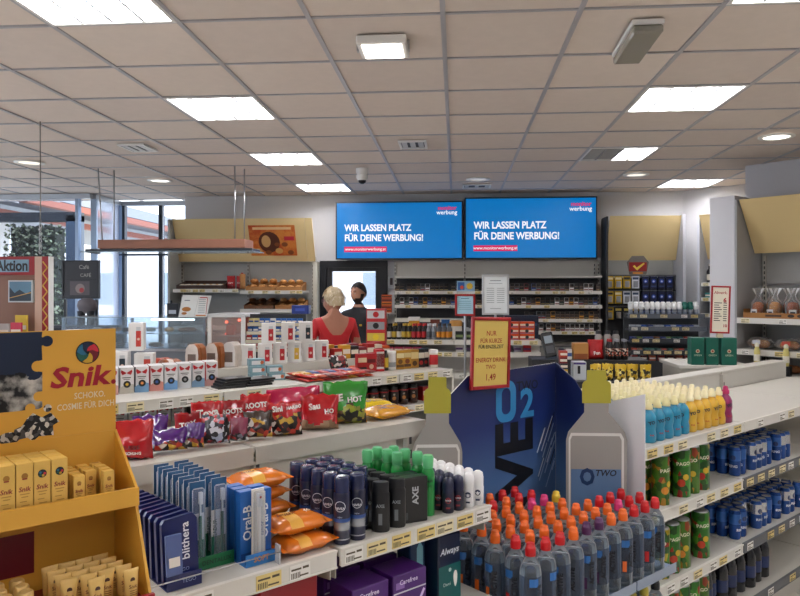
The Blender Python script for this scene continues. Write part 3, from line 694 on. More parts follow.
def spray2(r, h, body, cap, pr):
    b = MB().lathe([(r * .94, 0), (r, .003), (r, h * .7), (r * .78, h * .76), (r * .72, h * .785)], body, 14)
    c_ = MB().lathe([(r * .74, h * .785), (r * .8, h * .82), (r * .86, h * .96), (r * .7, h)], cap, 14)
    return Kind(('can_body', b), ('cap', c_), ('print', pr))
KGR = spray2(.019, .17, GC, GCL, gp)
for (u, w) in ((1.362, 1.475), (1.366, 1.525), (1.362, 1.575), (1.318, 1.56), (1.318, 1.605), (1.316, 1.65), (1.36, 1.625), (1.27, 1.64)):
    put('spray_can', KGR, G(u, w, Z), R45 - .8 + jit(.2), 'bright green spray can with pale green cap', 'spray can', 'green spray cans')
def rollon(body, cap, pm):
    b = MB().lathe([(.0155, 0), (.0175, .003), (.018, .05), (.0165, .058)], body, 14)
    c_ = MB().lathe([(.0168, .058), (.0172, .08), (.014, .095), (.007, .1)], cap, 14)
    fr = cyl_f(.0182)
    p = MB().add([(.009 * math.cos(t), fr(.009 * math.cos(t), 0), .038 + .009 * math.sin(t)) for t in [k * PI / 6 for k in range(12)]], [list(range(12))], pm).text('NIVEA', .006, M('f0f2f6', .4), 0, .038, f=lambda x, z: fr(x, z) - .0004, bold=.02).quad(-.006, .006, .014, .019, -.0186, pm)
    return Kind(('bottle', b), ('cap', c_), ('print', p))
KRN = rollon(M('181c34', .3, coat=.3), M('1c2140', .3), M('8a2430', .4)); KRW = rollon(M('e9e9ea', .35), M('efefef', .35), M('1c2a50', .4))
for r in range(4):
    for c_ in range(2):
        put('roll_on', KRN, G(1.42 + c_ * .041, 1.452 + r * .04, Z), R45 - .75 + jit(.2), 'navy roll-on deodorant with rounded cap', 'deodorant', 'navy roll-on deodorants')
for r in range(6):
    for c_ in range(2):
        put('roll_on', KRW, G(1.505 + c_ * .04, 1.452 + r * .04, Z), R45 - .75 + jit(.2), 'white roll-on deodorant with rounded cap', 'deodorant', 'white roll-on deodorants')
# lower shelf
Z2 = .6902
PU = M('4a1d6e', .35, var=.08); 
KP = Kind(('box', MB().bb(-.06, .06, -.05, .05, 0, .15, PU, .002)), ('print', MB().quad(-.058, .058, .1, .104, -.0504, M('cfd0d6', .4)).quad(-.05, -.02, .112, .13, -.0504, M('8d6ab0', .4)).add([(.0, -.0505, .02), (.012, -.0505, .02), (.055, -.0505, .09), (.048, -.0505, .095)], [[0, 1, 2, 3]], M('d9c9ea', .4)).disc(.03, .04, .016, -.0506, M('2f8f6a', .4)).text('Carefree', .018, M('e6dcf2', .4), -.005, .128, -.0506, .01)))
for k, (u, w) in enumerate(((1.115, 1.475), (1.25, 1.475), (1.115, 1.60), (1.25, 1.60))): put('panty_liner_box', KP, G(u, w, Z2), R45, 'purple cardboard box with pale diagonal stripe', 'box', 'purple boxes under the spray cans')
TE = M('15605e', .35); NB = M('12203e', .35)
KAL = Kind(('box', MB().bb(-.045, .045, -.035, .035, 0, .205, NB, .004)), ('print', MB().quad(-.044, .044, .0, .115, -.0354, TE).text('Always', .026, M('dfe6ee', .4), 0, .155, -.0356, .015, sheer=.2).text('Dami', .014, M('e8efe9', .4), -.012, .06, -.0358).add([(.022 + .008 * math.cos(t) * (1 + .3 * math.sin(t)), -.0358, .07 + .024 * math.sin(t)) for t in [k * PI / 8 for k in range(16)]], [list(range(16))], PAPER).disc(0, .1, .006, -.0358, M('bcd6d0', .4), 8)))
put('pad_pack', KAL, G(1.43, 1.49, Z2), R45, 'navy and teal sanitary pad pack with white pad picture', 'pack')
KAL2 = Kind(('box', MB().bb(-.03, .03, -.03, .03, 0, .215, M('17375a', .3), .004)), ('print', MB().add([(-.004, -.0304, .1), (.02, -.0304, .1), (.02, -.0304, .17), (.008, -.0304, .19), (-.004, -.0304, .17)], [[0, 1, 2, 3, 4]], M('7fb6c4', .35)).quad(-.026, .026, .03, .08, -.0304, M('1f8a8a', .35))))
put('hygiene_pack', KAL2, G(1.345, 1.53, Z2), R45, 'slim dark blue pack with pale bottle picture', 'pack')
put('red_box', Kind(('box', MB().bb(-.08, .08, -.05, .05, 0, .21, M('9c1220', .4), .002)), ('print', MB().quad(-.06, .06, .05, .08, -.0504, M('d8a0a0', .4)))), G(.9, 1.52, Z2), R45, 'plain red box on shelf under orange wipes', 'box')
put('dark_box', Kind(('box', MB().bb(-.07, .07, -.05, .05, 0, .19, M('1b1c20', .4), .002)), ('print', MB().quad(-.05, .05, .05, .08, -.0504, M('6a6d72', .4)))), G(.73, 1.52, Z2), R45, 'black box beside the red box on lower shelf', 'box')
# ------------------------------------------------------------------ drinks display with bottles
O2 = empty('bottle_display', G(1.60, 1.24, 0), R45); tag(O2, 'dark blue cardboard drinks display with tall lettering and bottle cut-outs', 'display stand')
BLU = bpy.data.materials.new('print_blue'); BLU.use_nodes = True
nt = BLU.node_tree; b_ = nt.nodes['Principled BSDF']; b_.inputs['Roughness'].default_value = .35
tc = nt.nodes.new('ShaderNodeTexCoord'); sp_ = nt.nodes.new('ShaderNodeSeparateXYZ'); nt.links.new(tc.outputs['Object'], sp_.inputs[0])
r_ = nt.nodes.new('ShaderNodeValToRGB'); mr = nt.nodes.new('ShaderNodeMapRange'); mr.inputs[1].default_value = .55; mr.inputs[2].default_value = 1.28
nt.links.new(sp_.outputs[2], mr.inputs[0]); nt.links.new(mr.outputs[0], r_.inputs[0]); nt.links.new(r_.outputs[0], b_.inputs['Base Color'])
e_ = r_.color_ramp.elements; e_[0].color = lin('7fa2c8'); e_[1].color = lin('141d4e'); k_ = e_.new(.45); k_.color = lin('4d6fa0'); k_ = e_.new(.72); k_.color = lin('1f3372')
by = .56                                       # local y of the back card (w = 1.80)
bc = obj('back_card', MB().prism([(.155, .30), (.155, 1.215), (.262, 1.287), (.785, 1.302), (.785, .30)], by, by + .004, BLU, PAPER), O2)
obj('card_wing', MB().prism([(.395, .30), (.395, 1.145), (.467, 1.238), (.561, 1.302), (.561, .30)], -.002, .002, PAPER, BLU, T=Matrix.Translation((.79, 0, 0)) @ Matrix.Rotation(PI / 2, 4, 'Z')), O2)
INKB = M('0c0e16', .4); CY = M('2f86bf', .4)
def rrect(x0, x1, z0, z1, r, n=6):
    pts = []
    for cx, cz, a0 in ((x1 - r, z0 + r, -PI / 2), (x1 - r, z1 - r, 0), (x0 + r, z1 - r, PI / 2), (x0 + r, z0 + r, PI)):
        pts += [(cx + r * math.cos(a0 + PI / 2 * k / n), cz + r * math.sin(a0 + PI / 2 * k / n)) for k in range(n + 1)]
    return pts
def ringpoly(m, o_, i_, y, mat):
    n = len(o_); m.add([(x, y, z) for x, z in o_] + [(x, y, z) for x, z in i_], [[k, (k + 1) % n, (k + 1) % n + n, k + n] for k in range(n)], mat); return m
obj('lettering', ringpoly(MB(), rrect(.415, .532, 1.092, 1.252, .045), rrect(.448, .499, 1.122, 1.222, .022), by - .001, CY), bc)
obj('lettering', MB().text('2', .155, CY, .60, 1.148, by - .001, .03, sx=1.1), bc); obj('lettering', MB().text('TWO', .052, M('0b0e1e', .4), .602, 1.222, by - .001, .015, sx=1.05), bc)
obj('lettering', MB().text('ACTIVE', .30, INKB, .535, .64, by - .0012, .035, rot=PI / 2, sx=.9), bc)
sl = MB()
for k in range(18):
    x = .66 + .007 * k; z = .85 + jit(.12) + k * .006; l = random.uniform(.05, .14)
    l = min(l, (.775 - x) / .55)
    if l < .02: continue
    sl.add([(x, by - .0011, z), (x + .005, by - .0011, z - .004), (x + l * .55 + .004, by - .0011, z + l), (x + l * .55, by - .0011, z + l + .003)], [[0, 1, 2, 3]], random.choice((M('d5e0ee', .4), INKB, M('9fb6d6', .4))))
obj('splash_print', sl, bc)
# bottle shaped cut-outs: cap and body cards, facing the aisle
YCAP = M('b3aa3a', .45, var=.05); GRB = M('9f9d98', .4, var=.05); 
def cutout(loc, rz, w, zc0, zc1, zs, z0, right):
    c_ = empty('bottle_cutout', loc, rz, O2)
    cw = w * (.235 if right else .27)
    obj('cutout_cap', MB().prism([(-cw, zc0), (cw, zc0), (cw, zc0 + (zc1 - zc0) * .56), (cw * .9, zc0 + (zc1 - zc0) * .64), (cw * .68, zc0 + (zc1 - zc0) * .7), (cw * .66, zc1), (-cw * .66, zc1), (-cw * .68, zc0 + (zc1 - zc0) * .7), (-cw * .9, zc0 + (zc1 - zc0) * .64), (-cw, zc0 + (zc1 - zc0) * .56)], -.002, .002, YCAP), c_)
    h = w / 2
    obj('cutout_body', MB().prism([(-h, z0), (h, z0), (h, zs - .03), (h * .93, zs), (cw * .85, zc0 - .035), (cw * .85, zc0), (-cw * .85, zc0), (-cw * .85, zc0 - .035), (-h * .93, zs), (-h, zs - .03)], -.0018, .0018, GRB), c_)
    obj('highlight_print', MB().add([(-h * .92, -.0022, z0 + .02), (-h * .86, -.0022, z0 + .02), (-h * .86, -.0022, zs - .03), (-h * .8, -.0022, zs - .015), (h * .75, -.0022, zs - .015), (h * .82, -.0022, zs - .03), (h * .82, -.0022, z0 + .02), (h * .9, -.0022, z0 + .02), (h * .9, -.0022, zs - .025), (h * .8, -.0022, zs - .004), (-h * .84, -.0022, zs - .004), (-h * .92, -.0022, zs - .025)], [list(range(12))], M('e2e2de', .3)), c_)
    if right:
        obj('label_print', MB().quad(-h * .84, h * .8, z0 + .02, .93, -.0023, M('5f7fa6', .4)).text('O', .085, M('173a66', .4), -.035, .898, -.0027, .04, sx=.8).text('TWO', .032, INKB, .035, .915, -.0027, .02, sheer=.2), c_)
    return c_
CAMR = math.radians(4.57) - R45
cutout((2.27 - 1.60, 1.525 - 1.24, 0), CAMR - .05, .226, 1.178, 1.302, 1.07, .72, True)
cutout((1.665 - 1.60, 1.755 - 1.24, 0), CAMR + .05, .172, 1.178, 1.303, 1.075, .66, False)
# trays
obj('side_wing', MB().prism([(.155, .30), (.155, 1.215), (.386, 1.145), (.386, .30)], -.002, .002, M('e8e8ea', .45), T=Matrix.Translation((.79, .0, 0)) @ Matrix.Rotation(PI / 2, 4, 'Z')), O2)
TRM = M('8fa3bd', .4)
for z in (.62, .33):
    t_ = empty('tray', (0, 0, 0), 0, O2)
    obj('tray_floor', MB().bb(-.02, (.765), .02, .55, z - .012, z, TRM), t_)
    for k in range(3): obj('tray_front', MB().bb(-.02 + k * .262, .235 + k * .262, .012, .016, z - .014, z + .018, GLASS('e8eef5', .93)), t_)
obj('plinth', MB().bb(-.02, .765, .05, .55, 0, .318, M('1d2a58', .5)), O2)
obj('tray_support', MB().bb(-.02, .765, .545, .55, .33, .608, M('1d2a58', .5)), O2)
PET = GLASS('f4f7f9', .965, .03); LABD = GLASS('aeb9cc', .93, .12)
def water(capm, flav):
    b = MB().lathe([(.024, 0), (.031, .004), (.032, .02), (.0305, .032), (.032, .044), (.032, .095), (.0300, .105), (.032, .115), (.032, .165), (.029, .185), (.019, .203), (.0135, .212), (.0135, .222)], PET, 14, cap=False)
    wt = MB().lathe([(.0005, .003), (.029, .006), (.0295, .17), (.024, .188), (.0005, .1885)], GLASS('dfe8ee', .96, .04), 10, cap=False)
    lb = MB().lathe([(.0324, .05), (.0324, .163)], LABD, 14, cap=False)
    fb = cyl_f(.0327)
    pr = MB().text('ACTIVE', .021, M('11151f', .4), .006, .105, f=fb, bold=.05, rot=PI / 2)
    for (x0, x1, z0, z1, mm) in ((-.022, -.010, .055, .09, flav), (-.024, .0, .135, .158, M('2b6fb8', .4))):
        pr.add([(x0, fb(x0, 0), z0), ((x0 + x1) / 2, fb((x0 + x1) / 2, 0), z0), (x1, fb(x1, 0), z0), (x1, fb(x1, 0), z1), ((x0 + x1) / 2, fb((x0 + x1) / 2, 0), z1), (x0, fb(x0, 0), z1)], [[0, 1, 4, 5], [1, 2, 3, 4]], mm)
    c_ = MB().lathe([(.0152, .216), (.0155, .219), (.0152, .238), (.0138, .241), (.0125, .2415), (.0122, .250), (.009, .253)], capm, 12)
    return Kind(('bottle', b), ('water', wt), ('label_band', lb), ('print', pr, None, 2), ('cap', c_))
CAPS = {'orange': M('ea6a1c', .35), 'red': M('c8161c', .35), 'pink': M('d83a7a', .35), 'yellow': M('e6c53a', .35), 'purple': M('4a1a4e', .35), 'black': M('1b1c20', .35), 'white': M('e4e2da', .4)}
KW = {k: water(m, m) for k, m in CAPS.items()}
for r in range(7):
    for c_ in range(11):
        u = 1.600 + c_ * .0685 + (.012 if r % 2 else 0) + jit(.0008); w = 1.295 + r * .068 + jit(.0008)
        if u > 2.335 or (u > 2.08 and w > 1.47) or (w > 1.64 and u < 1.78) or (r == 6 and random.random() < .2): continue
        if c_ < 3 and r < 1 or c_ == 0 and r == 1: k = 'red'
        elif c_ >= 8: k = 'red' if random.random() < .7 else ('pink' if random.random() < .5 else 'orange')
        elif r >= 5: k = random.choice(('red', 'red', 'pink', 'orange'))
        elif r >= 4 and c_ >= 5: k = random.choice(('yellow', 'pink', 'pink', 'yellow', 'red', 'orange'))
        elif r < 2 and c_ in (4, 5): k = 'purple' if r == 0 else 'orange'
        else: k = 'orange'
        put('water_bottle', KW[k], G(u, w, .6205), random.uniform(-.6, 1.2) , 'clear water bottle with %s sports cap on blue drinks display' % k, 'bottle', '%s capped water bottles' % k)
for (u, w) in ((1.505 + .10, 1.175),):
    pass
KWY = water(M('c9b84a', .4), M('c9b84a', .4)); KWB = KW['black']
for r in range(2):
    for c_ in range(10):
        put('water_bottle', KWY if (c_ + r) % 3 else KWB, G(1.62 + c_ * .075, 1.30 + r * .075, .3305), jit(.5), 'clear bottle with dull yellow cap on bottom tray of drinks display' if (c_ + r) % 3 else 'clear bottle with black cap on bottom tray of drinks display', 'bottle', 'bottles on the bottom tray')
# promotional price sign above the display
SG = empty('price_sign', G(1.965, 1.785, 1.232), R45 - .02, None, 0, 0.035); tag(SG, 'yellow price sign in red frame above blue drinks display', 'sign')
RF = M('a01a1e', .35)
obj('frame', MB().bb(-.105, -.092, -.006, .006, 0, .27, RF, .002).bb(.092, .105, -.006, .006, 0, .27, RF, .002).bb(-.092, .092, -.006, .006, 0, .013, RF, .002).bb(-.092, .092, -.006, .006, .257, .27, RF, .002), SG)
obj('sheet', MB().bb(-.092, .092, -.001, .003, .013, .257, M('d9bd62', .5)), SG)
lt_ = MB(); rr = M('a5331f', .5)
for s_, z_, h_, m_ in (('NUR', .208, .026, rr), ('FÜR KURZE', .180, .023, rr), ('FÜR EINZELZEIT', .158, .019, INK), ('ENERGY DRINK', .108, .023, rr), ('TWO', .082, .022, rr), ('1,49', .043, .034, rr)): lt_.text(s_, h_, m_, 0, z_, -.0016, .012)
obj('lettering', lt_, SG)
obj('clip', MB().bb(-.012, .012, .0065, .012, .03, .08, STEEL), SG)
# ------------------------------------------------------------------ bags of sweets on the front gondola's top
def bag(w, h, d, top, low, split=.45, texts=(), seed=0, back=None, win=None):
    """standing sealed bag: base gusset, puffed belly, flat crimped top"""
    nx, nz = 12, 14
    def hf(a, v):
        p = min(1, v / .12) ** .6 * (max(0, 1 - v) ** .75 * 1.25 if v > .35 else .95 + .05 * v)
        n = noise.noise(Vector((a * 2.2 + seed, v * 3, seed))) * .38 + noise.noise(Vector((a * 6 + seed, v * 8, seed + 4))) * .22
        return d / 2 * max(.02, p * (1 - abs(a) ** 3) ** .55) * (1 + n)
    def xw(v): return w / 2 * (1 - .07 * math.sin(min(1, v * 1.2) * PI))
    vs_ = []
    for sg in (-1, 1):
        for i in range(nx + 1):
            a = -1 + 2 * i / nx
            for j in range(nz + 1):
                v = j / nz
                zz = h * v + .006 * noise.noise(Vector((a * 3, v * 2, seed + 9))) * (1.8 if v > .02 else 0)
                vs_.append((a * xw(v), sg * (hf(a, v) if v < .99 else .0012) + .012 * math.sin(a * 2 + seed) * v * v, zz))
    o = (nx + 1) * (nz + 1); F = {'t': [], 'l': []}
    for i in range(nx):
        for j in range(nz):
            p = i * (nz + 1) + j; k = 'l' if (j + .5) / nz < split + .06 * math.sin(i * .8 + seed) else 't'
            F[k].append([p, p + nz + 1, p + nz + 2, p + 1]); F[k].append([o + p, o + p + 1, o + p + nz + 2, o + p + nz + 1])
    rim = [i * (nz + 1) for i in range(nx + 1)] + [nx * (nz + 1) + j for j in range(1, nz + 1)] + [i * (nz + 1) + nz for i in range(nx - 1, -1, -1)] + [j for j in range(nz - 1, 0, -1)]
    F['t'] += [[rim[k], rim[k] + o, rim[(k + 1) % len(rim)] + o, rim[(k + 1) % len(rim)]] for k in range(len(rim))]
    m = MB().add(vs_, F['t'], top, True)
    if F['l']: m.add(vs_, F['l'], low, True)
    fy = lambda x, z: -hf(max(-1, min(1, x / xw(z / h))), z / h) - .0025 + .012 * math.sin(x / xw(z / h) * 2 + seed) * (z / h) ** 2
    parts = [('pouch', m)]
    if texts:
        p = MB()
        for (t_, sz, pm, px, pz, rt) in texts: p.text(t_, sz, pm, px, pz, f=fy, bold=.04, rot=rt)
        parts.append(('print', p))
    return Kind(*parts)
FR_ = dict(rough=.22, var=.1, coat=.5)
BR = M('b5121c', **FR_); BR2 = M('9e0f1a', **FR_); BM = M('c0184e', **FR_); BG = M('2f8f2a', **FR_); BP = M('4f1d74', **FR_); BY = M('d9b71e', **FR_); BO = M('dd9a1a', **FR_)
MIX1 = CELLS('licorice', ['141214', '2a2220', 'c9a13a', '151314', 'd9d4cc', '7a2a20', '1c1a1a', 'b83a2a'], 70); MIX2 = CELLS('gummies', ['1a1716', '9aa32e', '5c4a24', 'c48a2a', '23201c', '8c8c3a'], 65)
MIX3 = CELLS('marbled', ['16161c', 'c7c9d2', '2b2b38', 'b02a30', '8f94a8', '101014'], 90); MIX4 = CELLS('brown', ['8a6a4e', 'a8876a', '7b5a42', '5c4030'], 30); TW = M('efe9e4', .4)
Zc = 1.1425
def sweet(name, lab, u, w, K, a=0.0, rx=.0, cat='sweets bag', group=None): put(name, K, G(u, w, Zc + (.008 if rx else 0)), R45 + a, lab, cat, group, rx=rx)
def SB_(lab, u, w, wd, h, d, top, low, split, tx, seed, a=-.5, rx=0.0):
    sweet('sweets_bag', lab, u, w, bag(wd, h, d, top, low, split, tx, seed), a, rx)
SB_('plain red sweets bag next to the yellow cosmetics display', .685, 1.925, .105, .105, .06, BR, BR, 0, [('SUESSE', .014, M('6d0810', .4), 0, .036, 0), ('MISCHUNG', .010, TW, 0, .02, 0)], 1, -.55)
SB_('purple sweets bag leaning back beside plain red bag', .775, 2.04, .10, .085, .045, BP, BP, 0, [('VIO', .014, M('c9b0e0', .4), 0, .045, .2)], 2, -.4, -.2)
SB_('purple sweets bag with dark lower half slumped on the shelf', .785, 1.925, .10, .06, .05, BP, MIX1, .35, [], 3, -.3, -.3)
SB_('small purple bag with gold flecks before red bags', .855, 1.915, .055, .07, .04, BP, MIX1, .4, [], 4, -.7, -.2)
SB_('small red bag with white block lettering beside purple bags', .875, 2.01, .075, .095, .045, BR2, BR2, 0, [('TOX', .022, TW, 0, .06, .15)], 5, -.3)
SB_('red sweets bag with curly white lettering in back row', .955, 2.045, .10, .115, .05, BR, BR, 0, [('Toxa', .032, TW, 0, .08, .08)], 6, -.35)
SB_('red bag with white block lettering behind marbled black bag', 1.04, 2.05, .09, .108, .05, BR2, MIX4, .4, [('ROOTS', .02, TW, 0, .075, .03)], 7, -.35)
SB_('red bag with tan lower half and white lettering', 1.125, 2.05, .10, .12, .055, BR, MIX4, .45, [('ROOTS', .022, TW, 0, .085, .05)], 8, -.3)
SB_('black and silver marbled sweets bag', .925, 1.925, .085, .085, .055, MIX3, MIX3, 0, [], 9, -.6, -.1)
SB_('dusky pink sweets bag beside the marbled one', .995, 1.915, .055, .07, .045, M('8a3a52', **FR_), MIX3, .3, [], 10, -.6, -.12)
SB_('dark bag with yellow sweets picture before red bags', 1.065, 1.925, .09, .08, .05, M('3d2a1e', **FR_), MIX1, .7, [], 11, -.5, -.1)
SB_('red and black liquorice bag with white lettering', 1.165, 1.935, .115, .105, .06, BR, MIX1, .62, [('Sini', .024, TW, -.022, .085, .1), ('HARIBO', .013, TW, .03, .088, .1)], 12, -.55)
SB_('large magenta sweets bag with folded top', 1.285, 2.075, .20, .125, .06, BM, BM, 0, [], 13, -.2)
SB_('red sweets bag with slanted white print before magenta bag', 1.30, 1.935, .125, .115, .06, BR, MIX4, .22, [('Sau', .027, TW, -.018, .078, .12), ('HO', .02, TW, .03, .062, .1)], 14, -.55)
SB_('green sweets bag with pepper picture and white lettering', 1.425, 1.965, .155, .145, .065, BG, MIX2, .42, [('XE', .032, TW, -.03, .09, .1), ('HOT', .024, TW, .03, .085, .1)], 15, -.45)
for k, (u, w, a, z_, lab) in enumerate(((1.575, 1.965, .05, 0, 'long amber snack bag lying flat beyond green bag'), (1.62, 2.12, -.2, 0, 'yellow snack bag lying flat by the bottle cut-out'))):
    put('snack_bag', Kind(('pouch', pillow(.165, .12, .042, BO if k == 0 else BY, None, seed=k + 5, prints=[('PEAK', .026, M('6a4a10', .4), -.01, -.03)]))), G(u + .03, w, Zc + z_), R45 + a, lab, 'snack bag', rx=0)
SB2 = bag(.13, .09, .06, BY, MIX2, .3, [('gold', .02, M('7a6a10', .4), 0, .06, .1)], 21)
sweet('snack_bag', 'yellow snack bag standing behind the yellow bottle cap', 1.60, 2.235, SB2, -.4, -.15)
# ------------------------------------------------------------------ fruit drinks, juice cartons and cans on the drinks gondola
def fruit(body, capm):
    b = MB().lathe([(.024, 0), (.029, .004), (.0295, .03), (.026, .05), (.0295, .068), (.0285, .1), (.02, .118), (.0125, .126), (.0125, .132)], body, 14)
    c_ = MB().lathe([(.0165, .13), (.0165, .145), (.012, .149), (.0105, .162), (.006, .166)], capm, 12)
    ff = cyl_f(.0298)
    p = MB().text('YO', .018, M('1f2a3a', .4), 0, .08, f=ff, bold=.05, rot=.2).text('fruit', .01, M('b8321e', .4), 0, .032, f=ff, bold=.03)
    return Kind(('bottle', b), ('cap', c_), ('print', p))
CAPY = M('e9dfa8', .4)
FK = {'blue': fruit(M('1f8fb4', .3, coat=.4), CAPY), 'yellow': fruit(M('e0b234', .3, coat=.4), M('efe6bc', .4)), 'purple': fruit(M('8c1f5c', .3, coat=.4), M('b8205e', .35)), 'white': fruit(M('d7cfa8', .35), M('f2ead0', .4))}
for r in range(8):
    for c_ in range(11):
        u = 2.555 + c_ * .066 + jit(.001); w = 1.475 + r * .0625 + jit(.001)
        if c_ == 10 and r > 0: continue
        k = 'purple' if c_ == 10 else ('blue' if c_ < 4 else 'yellow')
        if r > 4: k = 'yellow' if c_ > 2 else 'blue'
        if u > 3.24: continue
        if r == 0 and c_ == 4: k = 'blue'
        put('fruit_bottle', FK[k], G(u, w, 1.0005), jit(.6), 'ribbed %s fruit drink bottle with %s cap' % (k, 'pink' if k == 'purple' else 'cream'), 'bottle', '%s fruit drink bottles' % k)
# black bottles at the back of that shelf
KBK = fruit(M('17181a', .3), M('22231f', .4))
for c_ in range(4): put('fruit_bottle', KBK, G(2.455, 1.60 + c_ * .085, 1.0005), 0, 'black drink bottle beside the blue fruit bottles', 'bottle', 'black drink bottles')
def carton2(body, p1, h=.195):
    b = MB().lathe([(.036, 0), (.037, .003), (.037, h - .004), (.035, h)], body, 8)
    pr = MB(); fo = lambda x, z: -.0372
    f2 = cyl_f(.0375)
    for k, (x, z, r, m) in enumerate(((-.008, .06, .016, p1), (.010, .085, .013, M('d6b02a', .35)), (.0, .035, .012, M('2a5c1e', .4)))):
        pr.add([(x + r * math.cos(t), f2(x + r * math.cos(t), 0) - .0002 * k, z + r * math.sin(t)) for t in [q * PI / 5 for q in range(10)]], [list(range(10))], m)
    pr.text('PAGO', .02, M('f0ecd2', .4), 0, .14, f=f2, bold=.03, rot=PI / 2 if h > .21 else .1)
    top = MB().lathe([(.033, h), (.033, h + .005), (.01, h + .006)], M('b9bcc0', .3, .8), 12)
    return Kind(('carton', b), ('print', pr), ('lid', top))
JC = [carton2(CELLS('juicea', ['1f5a1a', '2f7a22', '1a4a16', '98221a', '2c6a20', '3a8a2a', '1c5018', 'b8a02a'], 36), M('b8281e', .35)), carton2(CELLS('juiceb', ['3f8a2a', '2c6a20', 'a02a1c', '4f9a2e', '1f4a16', '357a24', '2a6a1e'], 36), M('c23a1a', .35)), carton2(CELLS('juicec', ['4f7a22', '3f6a1e', 'b8862a', '2f5a1a', '4a7a24', '98401e', '35641c'], 36), M('d98a2a', .35))]
JL = ('green juice can with red fruit picture', 'light green juice can with red fruit picture', 'olive juice can with orange fruit picture')
for zi, z in enumerate((.7405, .4455, .1705)):
    for c_ in range(7):
        if zi == 1 and c_ == 5: continue
        for r in range(3):
            if z == .7405 and c_ in (3, ) and r == 0: continue
            j = (c_ + zi) % 3
            put('juice_can', JC[j], G(2.475 + c_ * .084, (1.475 if not (zi == 0 and c_ in (0, 1)) else 1.56) + r * .08, z), jit(.5), JL[j] + (' under the fruit bottles' if zi == 0 else ' on second shelf from floor' if zi == 1 else ' on lowest shelf'), 'juice can', 'juice cans')
CB = M('2a5fae', .25, .3, var=.15); CS = M('c4c8ce', .25, .8)
def bcan(a, b):
    m = MB().lathe([(.022, 0), (.0262, .006), (.0264, .118), (.0225, .127), (.0222, .132)], a, 14)
    l = MB().lathe([(.0266, .07), (.0266, .117)], b, 14, cap=False)
    t = MB().lathe([(.0205, .1325), (.0205, .1335)], CS, 12)
    ff = cyl_f(.0269); p = MB().text('RING', .016, M('e4e9f0', .4), 0, .045, f=ff, bold=.03)
    p.add([(.012 * math.cos(q * PI / 5), ff(.012 * math.cos(q * PI / 5), 0), .085 + .012 * math.sin(q * PI / 5)) for q in range(10)], [list(range(10))], M('1b2c58', .4))
    return Kind(('can_body', m), ('label_band', l), ('lid', t), ('print', p))
KC = [bcan(M('1f4a94', .25, .3, var=.15), M('2f62aa', .3, .3)), bcan(M('234f96', .3, .3, var=.15), CS)]
for zi, z in enumerate((.7405, .4455)):
    for c_ in range(14):
        for r in range(3):
            u = 3.31 + c_ * .0575; 
            if zi == 0 and c_ >= 11: continue
            if zi == 1 and c_ in (3, 9) and r == 0: continue
            put('drink_can', KC[(c_ // 3) % 2], G(u + jit(.002), 1.475 + r * .058 + (.04 if c_ % 5 == 2 else 0), z), jit(1.0), ('blue drink can' if (c_ // 3) % 2 == 0 else 'blue drink can with silver top band') + (' directly under the empty top shelf' if zi == 0 else ' one shelf below the others'), 'can', 'blue drink cans')
    for c_ in range(4):
        put('drink_can', KC[0], G(3.05 + c_ * .0, 1.50 + c_ * .06, z), jit(1), 'blue drink can next to the juice cans', 'can', 'blue cans beside juice')
KDB = water(M('151619', .4), M('2a4a8a', .4))
DKB = M('12141c', .25, coat=.3)
dk = MB().lathe([(.028, 0), (.033, .005), (.033, .14), (.026, .165), (.014, .19), (.013, .2)], DKB, 14); dc = MB().lathe([(.0145, .2), (.0145, .218)], M('1a1b1f', .4), 12)
KDK = Kind(('bottle', dk), ('cap', dc), ('label_band', MB().lathe([(.0334, .05), (.0334, .105)], M('1b2f5e', .35), 14, cap=False)))
for (u, w) in ((3.07, 1.50), (3.145, 1.52), (3.22, 1.50), (3.31, 1.50), (3.40, 1.50), (3.49, 1.49), (3.58, 1.5), (3.67, 1.5)):
    put('cola_bottle', KDK, G(u, w, .1705), 0, 'dark bottle with navy label on the lowest shelf', 'bottle', 'dark bottles on the lowest shelf')
# ------------------------------------------------------------------ middle gondola goods
Zm = 1.1005
def pod(side, low, disc, w=.066, h=.126, d=.115):
    b = MB().bb(-w / 2, w / 2, -d / 2, d / 2, 0, h, M('d9d8d8', .4), .001)
    s_ = MB().bb(-w / 2 - .0006, -w / 2, -d / 2, d / 2, .0, h - .001, side).quad(-w / 2, -w * .42, 0, h, -d / 2 - .0004, side)
    p = MB(); f = -d / 2 - .0005
    rd = M('b01822', .4)
    for sx in (-1, 1): p.add([(0, f, h * .80), (sx * w * .36, f, h * .92), (sx * w * .40, f, h * .84), (sx * w * .30, f, h * .72), (sx * w * .08, f, h * .76)], [[0, 1, 2, 3, 4]], rd)
    p.add([(-w / 2, f, 0), (w / 2, f, 0), (w / 2, f, h * .34), (w * .1, f, h * .42), (-w / 2, f, h * .22)], [[0, 1, 2, 3, 4]], low)
    p.disc(.002, h * .36, w * .26, f - .0004, M('17181a', .4), 14).disc(.002, h * .36, w * .11, f - .0007, disc, 10)
    p.quad(-w * .3, w * .3, h * .6, h * .63, f, INK).quad(-w * .22, w * .22, h * .54, h * .56, f, INK)
    return Kind(('box', b), ('side_print', s_), ('print', p))
PK = [pod(M('8d9094', .4), M('b9b5aa', .4), M('c9a83a', .4)), pod(M('3a3d42', .4), M('6c93b8', .4), M('d98a4a', .4)), pod(M('a0202a', .4), M('c6867c', .4), M('2b56a0', .4)), pod(M('b9bcc0', .4), M('6f9ccc', .4), M('3a6db0', .4)), pod(M('c2c4c6', .4), M('c8cdd2', .4), M('8d8d8d', .4)), pod(M('aab0b8', .4), M('7d9fc0', .4), M('5c6066', .4)), pod(M('c04a50', .4), M('c99a94', .4), M('3f6aa8', .4))]
